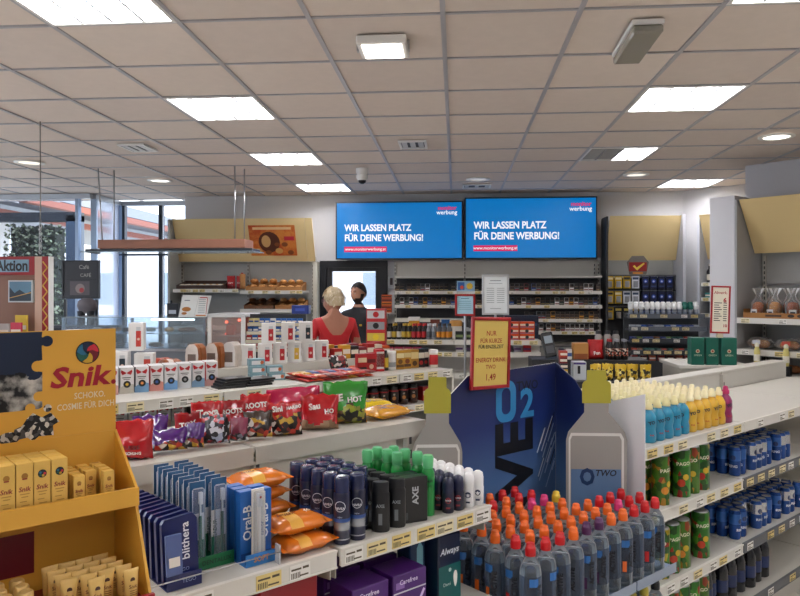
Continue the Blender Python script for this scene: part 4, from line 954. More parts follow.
PN = ('grey sided', 'dark sided blue', 'red sided salmon', 'sky blue', 'plain white', 'pale blue', 'pink sided')
for c_ in range(9):
    j = (c_ - 2) % 7
    put('coffee_pod_box', PK[j], G(1.065 + c_ * .0735, 3.51, Zm), R45 - .28, '%s coffee pod box with red bow mark on top shelf%s' % (PN[j], '' if c_ > 1 else ' behind display'), 'box', 'coffee pod boxes')
    if c_ > 0:
        put('coffee_pod_box', PK[(j + 3) % 7], G(1.04 + c_ * .0735, 3.54, .9005), R45 - .25, '%s coffee pod box with red bow mark on lower shelf' % PN[(j + 3) % 7], 'box', 'coffee pod boxes') if c_ < 7 else None
def mug(pic, w=.085, h=.125, d=.10, side=None):
    b = MB().bb(-w / 2, w / 2, -d / 2, d / 2, 0, h, M('e4e3e0', .45), .001)
    f = -d / 2 - .0004; p = MB().bb(w * .0, w * .34, f - .0003, f, h * .15, h * .72, pic).quad(w * .02, w * .32, h * .72, h * .86, f - .0002, M('bfc4c6', .4)).disc(w * .17, h * .42, w * .1, f - .0006, M('d9b9a8', .4), 8)
    parts = [('box', b), ('print', p)]
    if side: parts.append(('side_print', MB().bb(-w / 2 - .0006, -w / 2, -d / 2, d / 2, .001, h - .001, side)))
    return Kind(*parts)
MG = [mug(M('b3202a', .4)), mug(M('b3202a', .4), side=M('d9d9d9', .4)), mug(M('22303a', .4)), mug(M('c9a02a', .4)), mug(M('c0303a', .4), side=M('1f6f74', .4)), mug(M('b83a2a', .4), .1, .11)]
Zr = 1.1505
for k, (u, kk, lab) in enumerate(((2.06, 4, 'white mug box with teal side beside the wrapped loaves'), (2.175, 1, 'white mug box with red mug, lower row by teal box'), (2.28, 0, 'white mug box with red mug between two lower boxes'), (2.385, 3, 'white mug box with yellow mug, lower row'), (2.49, 0, 'white mug box with red mug next to yellow mug box'), (2.595, 1, 'white mug box with red mug at end of lower row'))):
    put('mug_box', MG[kk], G(u, 3.84, Zr), R45 - .55, lab, 'box', 'white mug boxes')
for k, (u, kk, lab) in enumerate(((2.20, 0, 'white mug box with red mug at start of upper row'), (2.34, 1, 'white mug box with red mug in middle of upper row'), (2.47, 2, 'white mug box with black mug in upper row'))):
    put('mug_box', MG[kk], G(u, 3.84, Zr + .1255), R45 - .55, lab, 'box', 'white mug boxes')
for k, (u, kk) in enumerate(((1.17, 5), (1.30, 2), (1.43, 5))):
    put('mug_box', MG[kk], G(u, 3.84, Zr), R45 - .5, ('squat white mug box with red mug behind coffee pods, by display', 'white box with black cup behind the coffee pods', 'squat white mug box with red mug ending the row behind coffee pods')[k], 'box', 'boxes behind the coffee pods')
put('mug_box', mug(M('c03a30', .4), .075, .15), G(1.395, 3.86, Zr + .1255), R45 - .5, 'tall white mug box with red mug stacked alone on top', 'box')
put('mug_box', mug(M('4a86c0', .4), .13, .12), G(1.10, 3.9, Zr + .1255), R45 - .5, 'white box with pale blue print peeking over yellow display', 'box')
# wrapped loaves
LF = M('9c5a2c', .4, var=.25, scale=20); WR = M('cfc6bd', .3, var=.2, scale=25)
def loafbag(c1, c2):
    poly = [(-.042, 0), (.042, 0), (.045, .08), (.038, .125), (.018, .145), (-.018, .145), (-.038, .125), (-.045, .08)]
    return Kind(('wrap', MB().prism([(x * .9, z) for x, z in poly], -.055, -.02, c1, c2).prism(poly, -.0198, .04, c2, c2)), ('print', MB().quad(-.025, .025, .03, .09, -.0556, M('6a5a52', .4))))
for k, (u, a, b, l) in enumerate(((1.722, WR, LF, 'brown loaf in pale wrapper standing next to pastry'), (1.84, WR, LF, 'brown loaf in pale wrapper standing between two loaves'), (1.95, M('d6d4d2', .3, var=.1), WR, 'white wrapped loaf beside the teal sided box'))):
    put('wrapped_loaf', loafbag(a, b), G(u, 3.83, Zr), R45 - .9, l, 'bread')
put('wrapped_pastry', Kind(('wrap', pillow(.115, .12, .07, M('8a4a22', .35, var=.3, scale=22), M('d8cfc8', .3), seed=4))), G(1.572, 3.84, Zr), R45, 'long brown pastry lying in clear wrap', 'pastry')
put('wrapped_pastry', Kind(('wrap', pillow(.12, .1, .06, M('a83a1e', .35, var=.3, scale=22), None, seed=6))), G(1.60, 4.03, Zr), R45 + .3, 'small reddish pastry pack behind the long pastry', 'pastry')
# flat black packs, small blue boxes
for k in range(7):
    put('flat_pack', Kind(('sleeve', MB().bb(-.075, .075, -.05, .05, 0, .011, M('1a1b1e', .3), .001)), ('print', MB().add([(x, y, .0114) for x, y in ((-.06, -.03), (.01, -.03), (.03, .03), (-.05, .03))], [[0, 1, 2, 3]], M('8a8d92', .3)))), G(1.675 + (k % 2) * .155 + .015 * (k // 2), 3.335 + .01 * (k // 2), Zm + .0116 * (k // 2)), R45 + jit(.08), 'flat black sleeve lying beside the coffee pods', 'pack', 'flat black sleeves')
KBB = Kind(('box', MB().bb(-.045, .045, -.03, .03, 0, .04, M('7fa3ad', .4, var=.2), .001)), ('print', MB().quad(-.03, .02, .008, .03, -.0304, M('e4e6e8', .4)).disc(.028, .02, .01, -.0305, M('c9643a', .4), 10)))
for k, (u, w, z, l) in enumerate(((1.93, 3.50, 0, 'small blue box at bottom left of pyramid'), (2.03, 3.46, 0, 'x'), (1.93, 3.50, .0405, 'x'), (2.02, 3.47, .0405, 'x'), (1.93, 3.51, .081, 'x'))):
    put('small_blue_box', KBB, G(u, w, Zm + z), R45 - .3, ('small pale blue box, base of pile by black sleeves', 'small pale blue box, base of pile by chocolate', 'small pale blue box, middle of pile by black sleeves', 'small pale blue box, middle of pile by chocolate', 'small pale blue box crowning the pile')[k], 'box', 'pale blue boxes')
# chocolate bars
CBR = [M('a8231c', .3, var=.2), M('c24a1e', .3, var=.2), M('6d1c16', .3, var=.2), M('c9962a', .3), M('34538c', .3)]
KCB = [Kind(('wrap', pillow(.115, .048, .018, c, M('e0c89a', .35) if q % 2 else None, seed=q))) for q, c in enumerate(CBR)]
CN = ('red', 'orange red', 'dark red', 'golden', 'blue')
for k in range(32):
    j = (0, 1, 0, 2, 1, 3, 0, 1, 2, 0)[k % 10] if k < 26 else (4, 0)[k % 2]
    c_ = k % 8; l_ = k // 16; q_ = (k // 8) % 2
    put('chocolate_bar', KCB[j], G(2.105 + c_ * .058 + .02 * l_, 3.275 + q_ * .135 + jit(.004), Zm + l_ * .0182), R45 + PI / 2 + jit(.05), '%s wrapped chocolate bar in the loose pile' % CN[j], 'chocolate bar', 'loose chocolate bars')
def simplebox(w, h, d, c, bands=(), disc=None):
    b = MB().bb(-w / 2, w / 2, -d / 2, d / 2, 0, h, c, .001); f = -d / 2 - .0004; p = MB()
    for z0, z1, m in bands: p.quad(-w * .46, w * .46, h * z0, h * z1, f, m)
    if disc: p.disc(0, h * disc[0], w * disc[1], f - .0003, disc[2], 10)
    return Kind(('box', b), ('print', p)) if (bands or disc) else Kind(('box', b))
RB = M('a81a1e', .35); BKK = M('151517', .35); GD = M('b9872a', .35, var=.15); CR = M('e3dccb', .4)
put('snack_pouch', Kind(('pouch', pillow(.11, .09, .05, CELLS('spots', ['151314', '1a1818', 'd9d4cc', '8c1c1c'], 60), None, seed=2))), G(2.53, 3.585, Zm + .05), R45, 'black pouch with white spots standing behind the chocolate', 'pouch', rx=1.2)
for k, (u, K, l, w) in enumerate((
    (2.60, simplebox(.06, .115, .05, RB, ((.55, .8, M('d8c09a', .4)), (.1, .3, BKK)), None), 'red carton with tan label beside spotted pouch', 3.42),
    (2.67, simplebox(.06, .115, .05, RB, ((.5, .7, M('5c0d10', .4)),), (.3, .25, M('d9b9a0', .4))), 'red carton with pale disc next to tall red carton', 3.42),
    (2.74, simplebox(.055, .135, .05, M('bf1a20', .35), ((.1, .9, M('d6d2ca', .4)), (.2, .8, RB)), None), 'tall red carton with white framed panel', 3.42),
    (2.905, simplebox(.055, .12, .045, GD, ((.6, .85, M('e8d9a8', .4)), (.1, .25, M('5a3a12', .4))), (.4, .3, M('6e4a1a', .4))), 'golden carton beside the white can', 3.42),
    (2.965, simplebox(.055, .12, .045, GD, ((.6, .85, M('d8c48a', .4)), (.1, .25, M('4a2c10', .4))), (.4, .3, M('7a3a1a', .4))), 'golden carton in the middle of three', 3.42),
    (3.028, simplebox(.058, .12, .045, M('a8792a', .35), ((.5, .85, M('e2cc8e', .4)),), (.25, .3, M('503010', .4))), 'golden carton next to black cartons', 3.42),
    (3.085, simplebox(.05, .12, .045, BKK, ((.5, .8, CR),), (.25, .28, RB)), 'black carton with red disc beside golden cartons', 3.42),
    (3.135, simplebox(.04, .12, .045, BKK, ((.5, .8, CR),), (.25, .28, RB)), 'black carton with red disc beside red canister', 3.43))):
    put('snack_carton', K, G(u, w, Zm), R45 - .3, l, 'carton')
put('white_can', Kind(('can_body', MB().lathe([(.03, 0), (.032, .004), (.032, .1), (.03, .105)], M('d6d4d0', .35), 16)), ('lid', MB().lathe([(.033, .105), (.033, .118), (.03, .12)], WHITE, 16)), ('label_band', MB().lathe([(.0324, .02), (.0324, .05)], M('8a8d90', .4), 16, cap=False))), G(2.838, 3.42, Zm), 0, 'white round can with grey band beside golden cartons', 'can')
put('red_canister', Kind(('can_body', MB().lathe([(.026, 0), (.028, .004), (.028, .09), (.026, .095)], CR, 16)), ('lid', MB().lathe([(.029, .095), (.029, .115), (.026, .118)], WHITE, 16)), ('label_band', MB().lathe([(.0284, .02), (.0284, .085)], M('b8242a', .4), 16, cap=False))), G(3.135, 3.34, Zm), 0, 'white lidded canister with red label at shelf end', 'can')
put('yellow_bottle', Kind(('bottle', MB().lathe([(.02, 0), (.022, .004), (.022, .09), (.012, .11)], M('2a2418', .3), 14)), ('label_band', MB().lathe([(.0224, .02), (.0224, .08)], M('c9a82a', .4), 14, cap=False)), ('cap', MB().lathe([(.013, .11), (.013, .125)], BKK, 12))), G(2.79, 3.42, Zm), 0, 'small dark bottle with yellow label beside white can', 'bottle')
# jars on the lower shelf
jb = MB().lathe([(.030, 0), (.034, .006), (.034, .085), (.03, .1)], M('3a1a10', .25, coat=.4), 14); jl = MB().lathe([(.031, .1), (.031, .118), (.029, .12)], BKK, 14)
KJR = Kind(('jar', jb), ('lid', jl), ('label_band', MB().lathe([(.0344, .03), (.0344, .085)], M('221816', .4), 14, cap=False)), ('print', MB().lathe([(.0346, .085), (.0346, .092)], RB, 14, cap=False).add([(.012 * math.cos(q * .6283), -.0352, .045 + .012 * math.sin(q * .6283)) for q in range(10)], [list(range(10))], M('b8763a', .4)).text('LE', .012, CR, 0, .068, -.0354, .03), None, 2))
for c_ in range(7):
    for r in range(2): put('sauce_jar', KJR, G(2.44 + c_ * .079, 3.30 + r * .08, .9005), R45 - .5, 'dark sauce jar with black lid and red band', 'jar', 'dark sauce jars')
for k in range(2): put('red_pack', simplebox(.07, .09, .05, RB, ((.4, .7, CR),)), G(3.035 + k * .078, 3.32, .9005), R45, 'small red pack at the end of the jar shelf', 'pack', 'small red packs')
put('snack_bag', bag(.17, .16, .06, BY, BY, 0, [('Cruesli', .035, M('2b2f4a', .4), 0, .09, .15)], 31), G(1.63, 3.28, .9005), R45 - .2, 'yellow cereal bag with dark lettering on lower shelf', 'snack bag', rx=-.1)
put('snack_bag', bag(.09, .13, .05, M('221d16', .4), BY, .4, [], 33), G(1.78, 3.30, .9005), R45 - .2, 'small black and yellow bag beside the cereal bag', 'snack bag')
put('snack_bag', bag(.12, .14, .06, M('cfc4bc', .3), M('b08a78', .3), .4, [], 35), G(2.33, 3.29, .9005), R45 - .2, 'clear bag of pale biscuits behind the green sweets bag', 'snack bag')

# more packs standing on the riser of the short bay
RPK = [('a8201e', 'red'), ('1c1a1c', 'black'), ('c9962a', 'amber'), ('7a1c2a', 'maroon'), ('d8cdb8', 'cream'), ('b84a1e', 'rust')]
for k in range(14):
    j = (0, 2, 1, 3, 0, 4, 5, 2, 1, 0, 3, 5, 2, 0)[k]; r_ = k // 7
    put('sweet_carton', simplebox(.062, (.07, .09, .08)[k % 3], .06, M(RPK[j][0], .4, var=.1), ((.35, .7, CR if j != 4 else RB),)), G(2.68 + (k % 7) * .068, 3.80 + r_ * .09, Zr), R45 - .05, '%s sweet carton on the raised step behind golden cartons, %s row' % (RPK[j][1], ('front', 'rear')[r_]), 'carton', 'cartons on the raised step')
for k in range(5):
    put('candy_roll', Kind(('wrap', pillow(.12, .05, .03, M(('c04a1e', 'd9a02a', 'a81e22')[k % 3], .3), None, seed=k))), G(2.66 + k * .062, 3.545, Zm), R45 + PI / 2 + jit(.05), ('rust', 'amber', 'red')[k % 3] + ' sweet wrapper lying behind the red cartons', 'sweets', 'wrappers behind the red cartons')
# ------------------------------------------------------------------ advertising screens
EX = 2 ** -vs.exposure
SB = EM('0076c2', .85 * EX); SW = EM('f4f8ff', .9 * EX); SP = EM('d81e5a', .85 * EX)
def screen(x0, x1, z0, z1, lab):
    w, h = x1 - x0, z1 - z0
    t = empty('tv_screen', (x0, 8.98, z0)); tag(t, lab, 'screen')
    obj('casing', MB().bb(0, w, .004, .06, 0, h, M('0d0e10', .35), .004), t)
    obj('bezel', MB().bb(0, w, 0, .004, 0, .016, BLACK).bb(0, w, 0, .004, h - .016, h, BLACK).bb(0, .016, 0, .004, .016, h - .016, BLACK).bb(w - .016, w, 0, .004, .016, h - .016, BLACK), t)
    d_ = obj('display', MB().bb(.016, w - .016, .001, .004, .016, h - .016, SB), t)
    k = h / .745
    m = MB().text('WIR LASSEN PLATZ', .118 * k, SW, .115, .405 * k, .0004, .028, 'LEFT', sx=.84).text('FÜR DEINE WERBUNG!', .118 * k, SW, .115, .275 * k, .0004, .028, 'LEFT', sx=.84)
    obj('lettering', m, d_)
    obj('web_bar', MB().quad(.11, .665, .095 * k, .165 * k, .0006, SP), d_); obj('lettering', MB().text('www.monitorwerbung.at', .052 * k, SW, .387, .132 * k, .0002, .01), d_)
    obj('logo', MB().text('monitor', .072 * k, SP, w - .20, .655 * k, .0004, .03).text('werbung', .075 * k, SW, w - .205, .598 * k, .0004, .02), d_)
    obj('wall_mount', MB().bb(w / 2 - .2, w / 2 + .2, .06, .215, h / 2 - .1, h / 2 + .1, CHAR), t)
    return t
screen(-1.554, .088, 2.008, 2.752, 'wide blue advertising screen above the back door')
screen(.113, 1.772, 2.008, 2.792, 'wide blue advertising screen above the tobacco rack')
# ------------------------------------------------------------------ bakery wall shelves
GP = M('a8aaa6', .5, var=.03)
bk = empty('bakery_shelf', (0, 0, 0)); tag(bk, 'bakery wall shelf unit with beige canopy panel', 'shelf unit')
obj('back_panel', MB().bb(-3.64, -2.76, 9.12, 9.15, .1, 2.05, GP), bk); obj('back_panel', MB().bb(-2.74, -1.84, 9.12, 9.15, .1, 2.05, M('b4b4ae', .5)), bk)
obj('side_panel', MB().bb(-3.69, -3.66, 8.72, 9.15, .1, 2.52, GP), bk)
def tilted(x0, x1, yb, yt, zb, zt, th, m):
    return MB().add([(x0, yb, zb), (x1, yb, zb), (x1, yt, zt), (x0, yt, zt), (x0, yb + th, zb), (x1, yb + th, zb), (x1, yt + th, zt), (x0, yt + th, zt)], [[0, 1, 2, 3], [5, 4, 7, 6], [0, 4, 5, 1], [3, 2, 6, 7], [0, 3, 7, 4], [1, 5, 6, 2]], m)
obj('canopy_panel', tilted(-3.64, -1.92, 8.98, 8.74, 1.985, 2.525, .02, BEIGE), bk); obj('canopy_end', tilted(-1.915, -1.82, 8.98, 8.74, 1.985, 2.525, .02, BEIGE), bk)
obj('canopy_return', MB().bb(-3.64, -1.82, 8.98, 9.12, 1.985, 2.0, METAL), bk)
for x in (-3.65, -2.75, -1.88): upright(bk, x, 9.11, .1, 1.98)
obj('side_post', MB().bb(-1.86, -1.80, 9.0, 9.15, .1, 1.98, M('c4c0b2', .5)), bk)
shelf(bk, -3.62, -2.76, 8.72, .38, 1.625, 10, tagscale=1.4); shelf(bk, -2.74, -1.93, 8.72, .38, 1.605, 9, tagscale=1.4)
shelf(bk, -2.74, -1.88, 8.72, .38, 1.37, 0); shelf(bk, -3.62, -2.76, 8.72, .38, 1.15, 0)
ps = empty('bakery_poster', (0, 0, 0)); tag(ps, 'orange bakery poster with round loaf picture on beige panel', 'poster')
ya = lambda z: 8.98 - .24 * (z - 1.985) / .54
def tq(x0, x1, z0, z1, m, off=.004): return MB().add([(x0, ya(z0) - off, z0), (x1, ya(z0) - off, z0), (x1, ya(z1) - off, z1), (x0, ya(z1) - off, z1)], [[0, 1, 2, 3]], m)
obj('sheet', tilted(-2.655, -2.05, ya(2.06) - .006, ya(2.44) - .006, 2.06, 2.44, .004, CELLS('poster', ['b8431a', 'c9561e', 'e08a3a', 'd9701f'], 3, .5, 'noise')), ps)
pp = MB()
def td(x, z, rx_, rz_, m, off): pp.add([(x + rx_ * math.cos(q * PI / 9), ya(z + rz_ * math.sin(q * PI / 9)) - off, z + rz_ * math.sin(q * PI / 9)) for q in range(18)], [list(range(18))], m)
td(-2.40, 2.23, .14, .13, M('5c2a14', .5), .008); td(-2.44, 2.24, .06, .075, M('d9a86a', .5), .009)
for x, z, r in ((-2.55, 2.12, .05), (-2.42, 2.10, .04), (-2.28, 2.12, .05), (-2.2, 2.2, .04), (-2.13, 2.1, .04), (-2.3, 2.2, .035)): td(x, z, r, r * .7, M('d9a25a' if r > .04 else '8a4a20', .5), .009)
obj('picture', pp, ps)
obj('caption', tq(-2.60, -2.10, 2.385, 2.415, M('f0c890', .5), .008), ps); obj('caption', tq(-2.2, -2.07, 2.25, 2.3, M('c02a3a', .5), .009), ps)
# bread shapes
def loaf(l, r, c1, seed=0, flat=.75, cuts=3, c2=None):
    n, s_ = 12, 10; vs_ = []; fs = []; fl = []
    for i in range(n + 1):
        a = -1 + 2 * i / n; rr = r * max(.08, (1 - abs(a) ** 2.6) ** .5) * (1 + .08 * noise.noise(Vector((a * 3, seed, 1))))
        for k in range(s_):
            t = 2 * PI * k / s_; z = rr * math.sin(t) * flat
            vs_.append((a * l / 2, rr * math.cos(t), r * flat + max(z, -r * flat * .8)))
    for i in range(n):
        for k in range(s_):
            q = [i * s_ + k, i * s_ + (k + 1) % s_, (i + 1) * s_ + (k + 1) % s_, (i + 1) * s_ + k]
            (fl if c2 and cuts and i % max(2, n // (cuts + 1)) == 1 and k in (1, 2, 3) else fs).append(q)
    fs += [list(range(s_))[::-1], [n * s_ + k for k in range(s_)]]
    m = MB().add(vs_, fs, c1, True)
    if fl: m.add(vs_, fl, c2, True)
    return m
CRU = M('b9793a', .7, var=.25, scale=14, bump=.2); CRL = M('d9ad72', .7, var=.2, scale=14); CRD = M('7d4a22', .7, var=.25, scale=14); SUG = M('e9e2d6', .8, var=.15, scale=30)
KLF = [Kind(('crust', loaf(.19, .045, CRU, 1, .8, 3, CRL))), Kind(('crust', loaf(.13, .042, M('c98f4c', .7, var=.2, scale=14), 2, .7, 1, CRL))), Kind(('crust', loaf(.11, .04, SUG, 3, .7, 0))), Kind(('crust', loaf(.2, .04, CRD, 4, .7, 2, CRU)))]
def basket(name, x0, x1, y0, z0, lab, m, hh=.07, tilt=.12):
    b = empty(name, ((x0 + x1) / 2, y0, z0)); tag(b, lab, 'basket'); w = (x1 - x0) / 2; d = .30
    obj('base', MB().bb(-w, w, 0, d, 0, .01, m), b)
    obj('front_wall', MB().bb(-w, w, 0, .012, .01, hh * .7, m), b); obj('rear_wall', MB().bb(-w, w, d - .012, d, .01, hh * 1.6, m), b)
    for sx in (-1, 1): obj('side_wall', MB().prism([(0, .01), (d - .024, .01), (d - .024, hh * 1.5), (0, hh * .7)], -.005, .005, m, T=Matrix.Translation((sx * (w - .006), .012, 0)) @ Matrix.Rotation(PI / 2, 4, 'Z')), b)
WK = M('6b4526', .7, var=.3, scale=40, bump=.4); WKD = M('3a241a', .7, var=.3, scale=40); KRAFT = M('a87440', .75, var=.2, scale=20)
basket('pastry_crate', -3.59, -2.98, 8.75, 1.6255, 'dark wooden crate of sugared pastries on bakery shelf', WKD)
for k in range(14):
    put('sugared_pastry', KLF[2] if k < 8 else KLF[1], (-3.535 + (k % 7) * .0835, 8.83 + (k // 7) * .135, 1.6365), PI / 2 + jit(.05), 'white sugared pastry heaped in dark crate' if k < 8 else 'golden bun heaped in dark crate', 'pastry', 'pastries in the dark crate')
for x in range(2):
    put('coffee_bag', bag(.11, .17, .07, M('a8141c', .3, var=.1), M('7a0f16', .3), .3, [('Caro', .03, TW, 0, .08, .1)], 40 + x), (-2.985 + x * .125 + .07, 8.90, 1.6255), jit(.2), 'red bag with white lettering standing on bakery shelf', 'bag', 'red bags on bakery shelf')
put('dark_bottle', Kind(('bottle', MB().lathe([(.03, 0), (.034, .01), (.034, .13), (.015, .17), (.014, .19)], M('2a1010', .3), 12)), ('cap', MB().lathe([(.016, .19), (.016, .215)], RB, 12))), (-2.80, 9.0, 1.6255), 0, 'dark bottle with red cap behind the red bags', 'bottle')
for n_, (x0, x1, z, lab) in enumerate(((-2.675, -2.30, 1.6055, 'brown bread basket on upper shelf by red bags'), (-2.29, -1.955, 1.6055, 'brown bread basket on upper shelf under the poster'), (-2.70, -2.32, 1.3705, 'low bread basket of dark loaves'), (-2.29, -1.93, 1.3705, 'low bread basket of flat buns'))):
    basket('bread_basket', x0, x1, 8.75, z, lab, KRAFT if n_ != 2 else WK)
    for k in range(6):
        xx = x0 + .062 + (x1 - x0 - .124) * (k % 3) / 2
        KK = KLF[(0, 1, 3, 1)[n_]]
        put('bread_loaf' if n_ in (0, 2) else 'bread_bun', KK, (xx, 8.88 + .05 * (k // 3), z + .0105 + .075 * (k // 3)), PI / 2 + jit(.05), ('golden loaf with cut crust in upper basket by red bags', 'round golden bun in upper basket under the poster', 'dark loaf in the low basket', 'flat golden bun in the low basket')[n_], 'bread', 'bread in basket %s' % 'abcd'[n_])
put('paper_bag', bag(.075, .19, .05, KRAFT, KRAFT, 0, [], 51), (-2.718, 8.76, 1.63), .0, 'crumpled brown paper bag between bakery shelves', 'paper bag')
# ------------------------------------------------------------------ hanging wooden shelf
hs = empty('hanging_shelf', (0, 7.05, 0)); tag(hs, 'wooden shelf hung on steel rods above the bakery counter', 'hanging shelf')
obj('board', MB().bb(-3.66, -2.12, -.15, .15, 2.035, 2.125, M('a4715a', .5, var=.15, scale=6), .003), hs)
obj('rail', MB().bb(-3.80, -2.05, -.14, .16, 2.008, 2.033, M('33363c', .4), .002), hs)
obj('glass_pane', MB().bb(-3.84, -2.02, -.16, .2, 1.998, 2.006, GLASS('cfe0ea', .7)), hs)
for x, y in ((-3.70, -.06), (-3.59, .06), (-2.25, -.06), (-2.20, .1)): obj('rod', MB().tube([(x if x > -3.65 else -3.655, y, 2.12), (x, y, CEIL - .004)], .008, STEEL), hs)
wr = empty('hanging_wire', (-3.11, 5.02, CEIL)); tag(wr, 'thin steel wire with chain hanging from ceiling over the red stand', 'wire')
obj('wire', MB().tube([(0, 0, -.004), (.003, 0, -.6), (0, 0, -.75)], .004, M('8d8a82', .4, .6)), wr)
for k in range(9): obj('chain_link', MB().tube([(.008 * math.cos(q * PI / 4), .003 * (k % 2), -.76 - k * .028 + .016 * math.sin(q * PI / 4)) for q in range(9)], .003, STEEL, 5), wr)
# ------------------------------------------------------------------ bakery counter
ct = empty('bakery_counter', (0, 7.0, 0)); tag(ct, 'bakery counter with lit glass display case', 'counter')
obj('body', MB().bb(-4.1, -2.55, 0, .75, 0, .98, M('70757c', .5)), ct); obj('worktop', MB().bb(-4.12, -2.54, -.02, .77, .98, 1.005, STEEL), ct)
obj('glass_top', MB().bb(-4.1, -2.56, .0, .6, 1.318, 1.33, GLASS('d8e8ee', .75)), ct); obj('front_glass', MB().bb(-4.1, -2.56, -.002, .006, 1.006, 1.317, GLASS('dce8f0', .85)), ct)
obj('case_shelf', MB().bb(-4.08, -2.58, .05, .55, 1.15, 1.158, GLASS('d8e8ee', .7)), ct); obj('case_light', MB().bb(-3.15, -2.7, .03, .06, 1.295, 1.312, EM('ffffff', 6)), ct)
for x in (-4.09, -3.35, -2.58): obj('post', MB().bb(x - .012, x + .012, .01, .035, 1.006, 1.317, STEEL), ct)
for k in range(14): put('pastry', KLF[1 + k % 3], (-3.95 + k * .1, 7.15 + .1 * (k % 2), 1.1585 if k % 2 else 1.0055), jit(.6), ('golden bun in lit glass case', 'sugared pastry in lit glass case', 'dark loaf in lit glass case')[k % 3], 'pastry', 'pastries in the glass case')
mn = empty('menu_booklet', (-2.73, 7.12, 1.3305), -.05, None, -.25); tag(mn, 'open menu booklet standing on the glass case', 'menu')
obj('page', MB().prism([(-.17, 0), (0, 0), (.03, .23), (-.15, .235)], -.002, .002, PAPER), mn); obj('page', MB().prism([(.005, 0), (.14, 0), (.17, .225), (.035, .23)], -.004, 0, PAPER), mn)
pm = MB()
for k in range(8): pm.quad(.04, .115, .04 + k * .02, .045 + k * .02, -.005, M('8a8d90', .5))
pm.quad(.02, .13, .008, .02, -.005, M('d9822a', .5)).quad(.128, .134, .03, .2, -.005, RED).quad(.045, .13, .2, .21, -.005, RED)
obj('print', pm, mn); pm2 = MB().disc(-.09, .08, .05, -.003, CRU, 12, .5).disc(-.11, .035, .03, -.003, CRU, 10, .5).quad(-.12, -.06, .17, .18, -.003, M('8a8d90', .5)); obj('print', pm2, mn)
put('pen_box', Kind(('box', MB().bb(-.06, .06, -.04, .04, 0, .14, M('16181f', .4), .003)), ('print', MB().quad(-.04, .04, .03, .07, -.0404, M('b8bcc4', .4))), ('bottle', MB().lathe([(.012, .14), (.012, .17)], M('30343c', .4), 8, (-.03, 0, 0)))), (-2.97, 7.18, 1.3305), 0, 'black holder beside the menu booklet', 'holder')
# heated pizza case
oc = empty('heated_case', (0, 7.0, 0)); tag(oc, 'heated snack case with red glowing lamps and white posts', 'display case')
obj('body', MB().bb(-2.53, -2.16, 0, .55, 0, 1.0, M('70757c', .5)), oc); obj('top', MB().bb(-2.54, -2.15, -.01, .56, 1.33, 1.365, M('d5d6d6', .4), .003), oc)
for x in (-2.52, -2.17): obj('post', MB().bb(x - .02, x + .02, 0, .03, 1.0, 1.33, WHITE), oc)
obj('rear_panel', MB().bb(-2.5, -2.19, .5, .52, 1.0, 1.33, M('a8786a', .4)), oc); obj('glass', MB().bb(-2.499, -2.191, .004, .01, 1.0, 1.33, GLASS('f4e8e4', .85)), oc)
for x, z in ((-2.44, 1.27), (-2.44, 1.14), (-2.30, 1.29), (-2.25, 1.2)): obj('heat_lamp', MB().lathe([(.012, -.012), (.018, 0), (.012, .012)], EM('ff6a50', 4), 10, (x, .3, z)), oc)
obj('rack', MB().bb(-2.499, -2.191, .05, .48, 1.13, 1.137, STEEL), oc)
put('food_box', Kind(('box', MB().bb(-.04, .04, -.04, .04, 0, .1, M('c9543a', .4), .002)), ('handle', MB().tube([(-.03, 0, .1), (-.02, 0, .13), (.02, 0, .13), (.03, 0, .1)], .004, M('c9543a', .4)))), (-2.36, 7.2, 1.1375), 0, 'small coral box inside heated case', 'box')
# pack rack at the counter
rk = empty('pack_rack', (0, 6.95, 0)); tag(rk, 'dark stepped rack full of small packs at the counter', 'rack')
obj('body', MB().bb(-2.14, -1.55, .22, .75, 0, 1.0, M('5c6066', .5)), rk); obj('rear_panel', MB().bb(-2.14, -1.55, .2, .22, .6, 1.36, CHAR), rk)
RZ = (1.005, 1.09, 1.175, 1.26)
for i, z in enumerate(RZ): obj('rack_shelf', MB().bb(-2.14, -1.55, .0 + .035 * i, .2, z - .01, z, M('23252a', .4)).bb(-2.14, -1.55, -.006 + .035 * i, .0 + .035 * i, z - .02, z + .012, M('c9c2a8', .4)), rk)
PC = [('c8951e', 'golden'), ('1f5fa8', 'blue'), ('e4e2da', 'white'), ('a82420', 'red'), ('2b4a86', 'deep blue'), ('d9c98a', 'cream')]
PKK = [simplebox(.05, .058, .03, M(h, .4, var=.1), ((.3, .6, CR if n not in ('white', 'cream') else M('3a5a96', .4)),)) for h, n in PC]
for i, z in enumerate(RZ):
    for k in range(10):
        j = random.choice(((0, 3, 3, 2), (1, 4, 2, 3), (4, 2, 1, 5), (1, 2, 0, 1, 5))[i])
        put('gum_pack', PKK[j], (-2.11 + k * .057, 7.0 + .035 * i, z + .0005), jit(.2), '%s little pack in stepped rack, %s step' % (PC[j][1], ('lowest', 'second', 'third', 'top')[i]), 'pack', 'little packs in stepped rack')
put('blue_crate', Kind(('crate', MB().bb(-.09, .09, -.06, .06, 0, .09, M('20347c', .4), .004).bb(-.08, .08, -.05, .05, .09, .0905, M('141c44', .5))), ('label', MB().quad(-.05, .05, .03, .06, -.0604, M('3a52a8', .4)))), (-1.62, 7.25, 1.3605), 0, 'dark blue box on top of stepped rack', 'box')
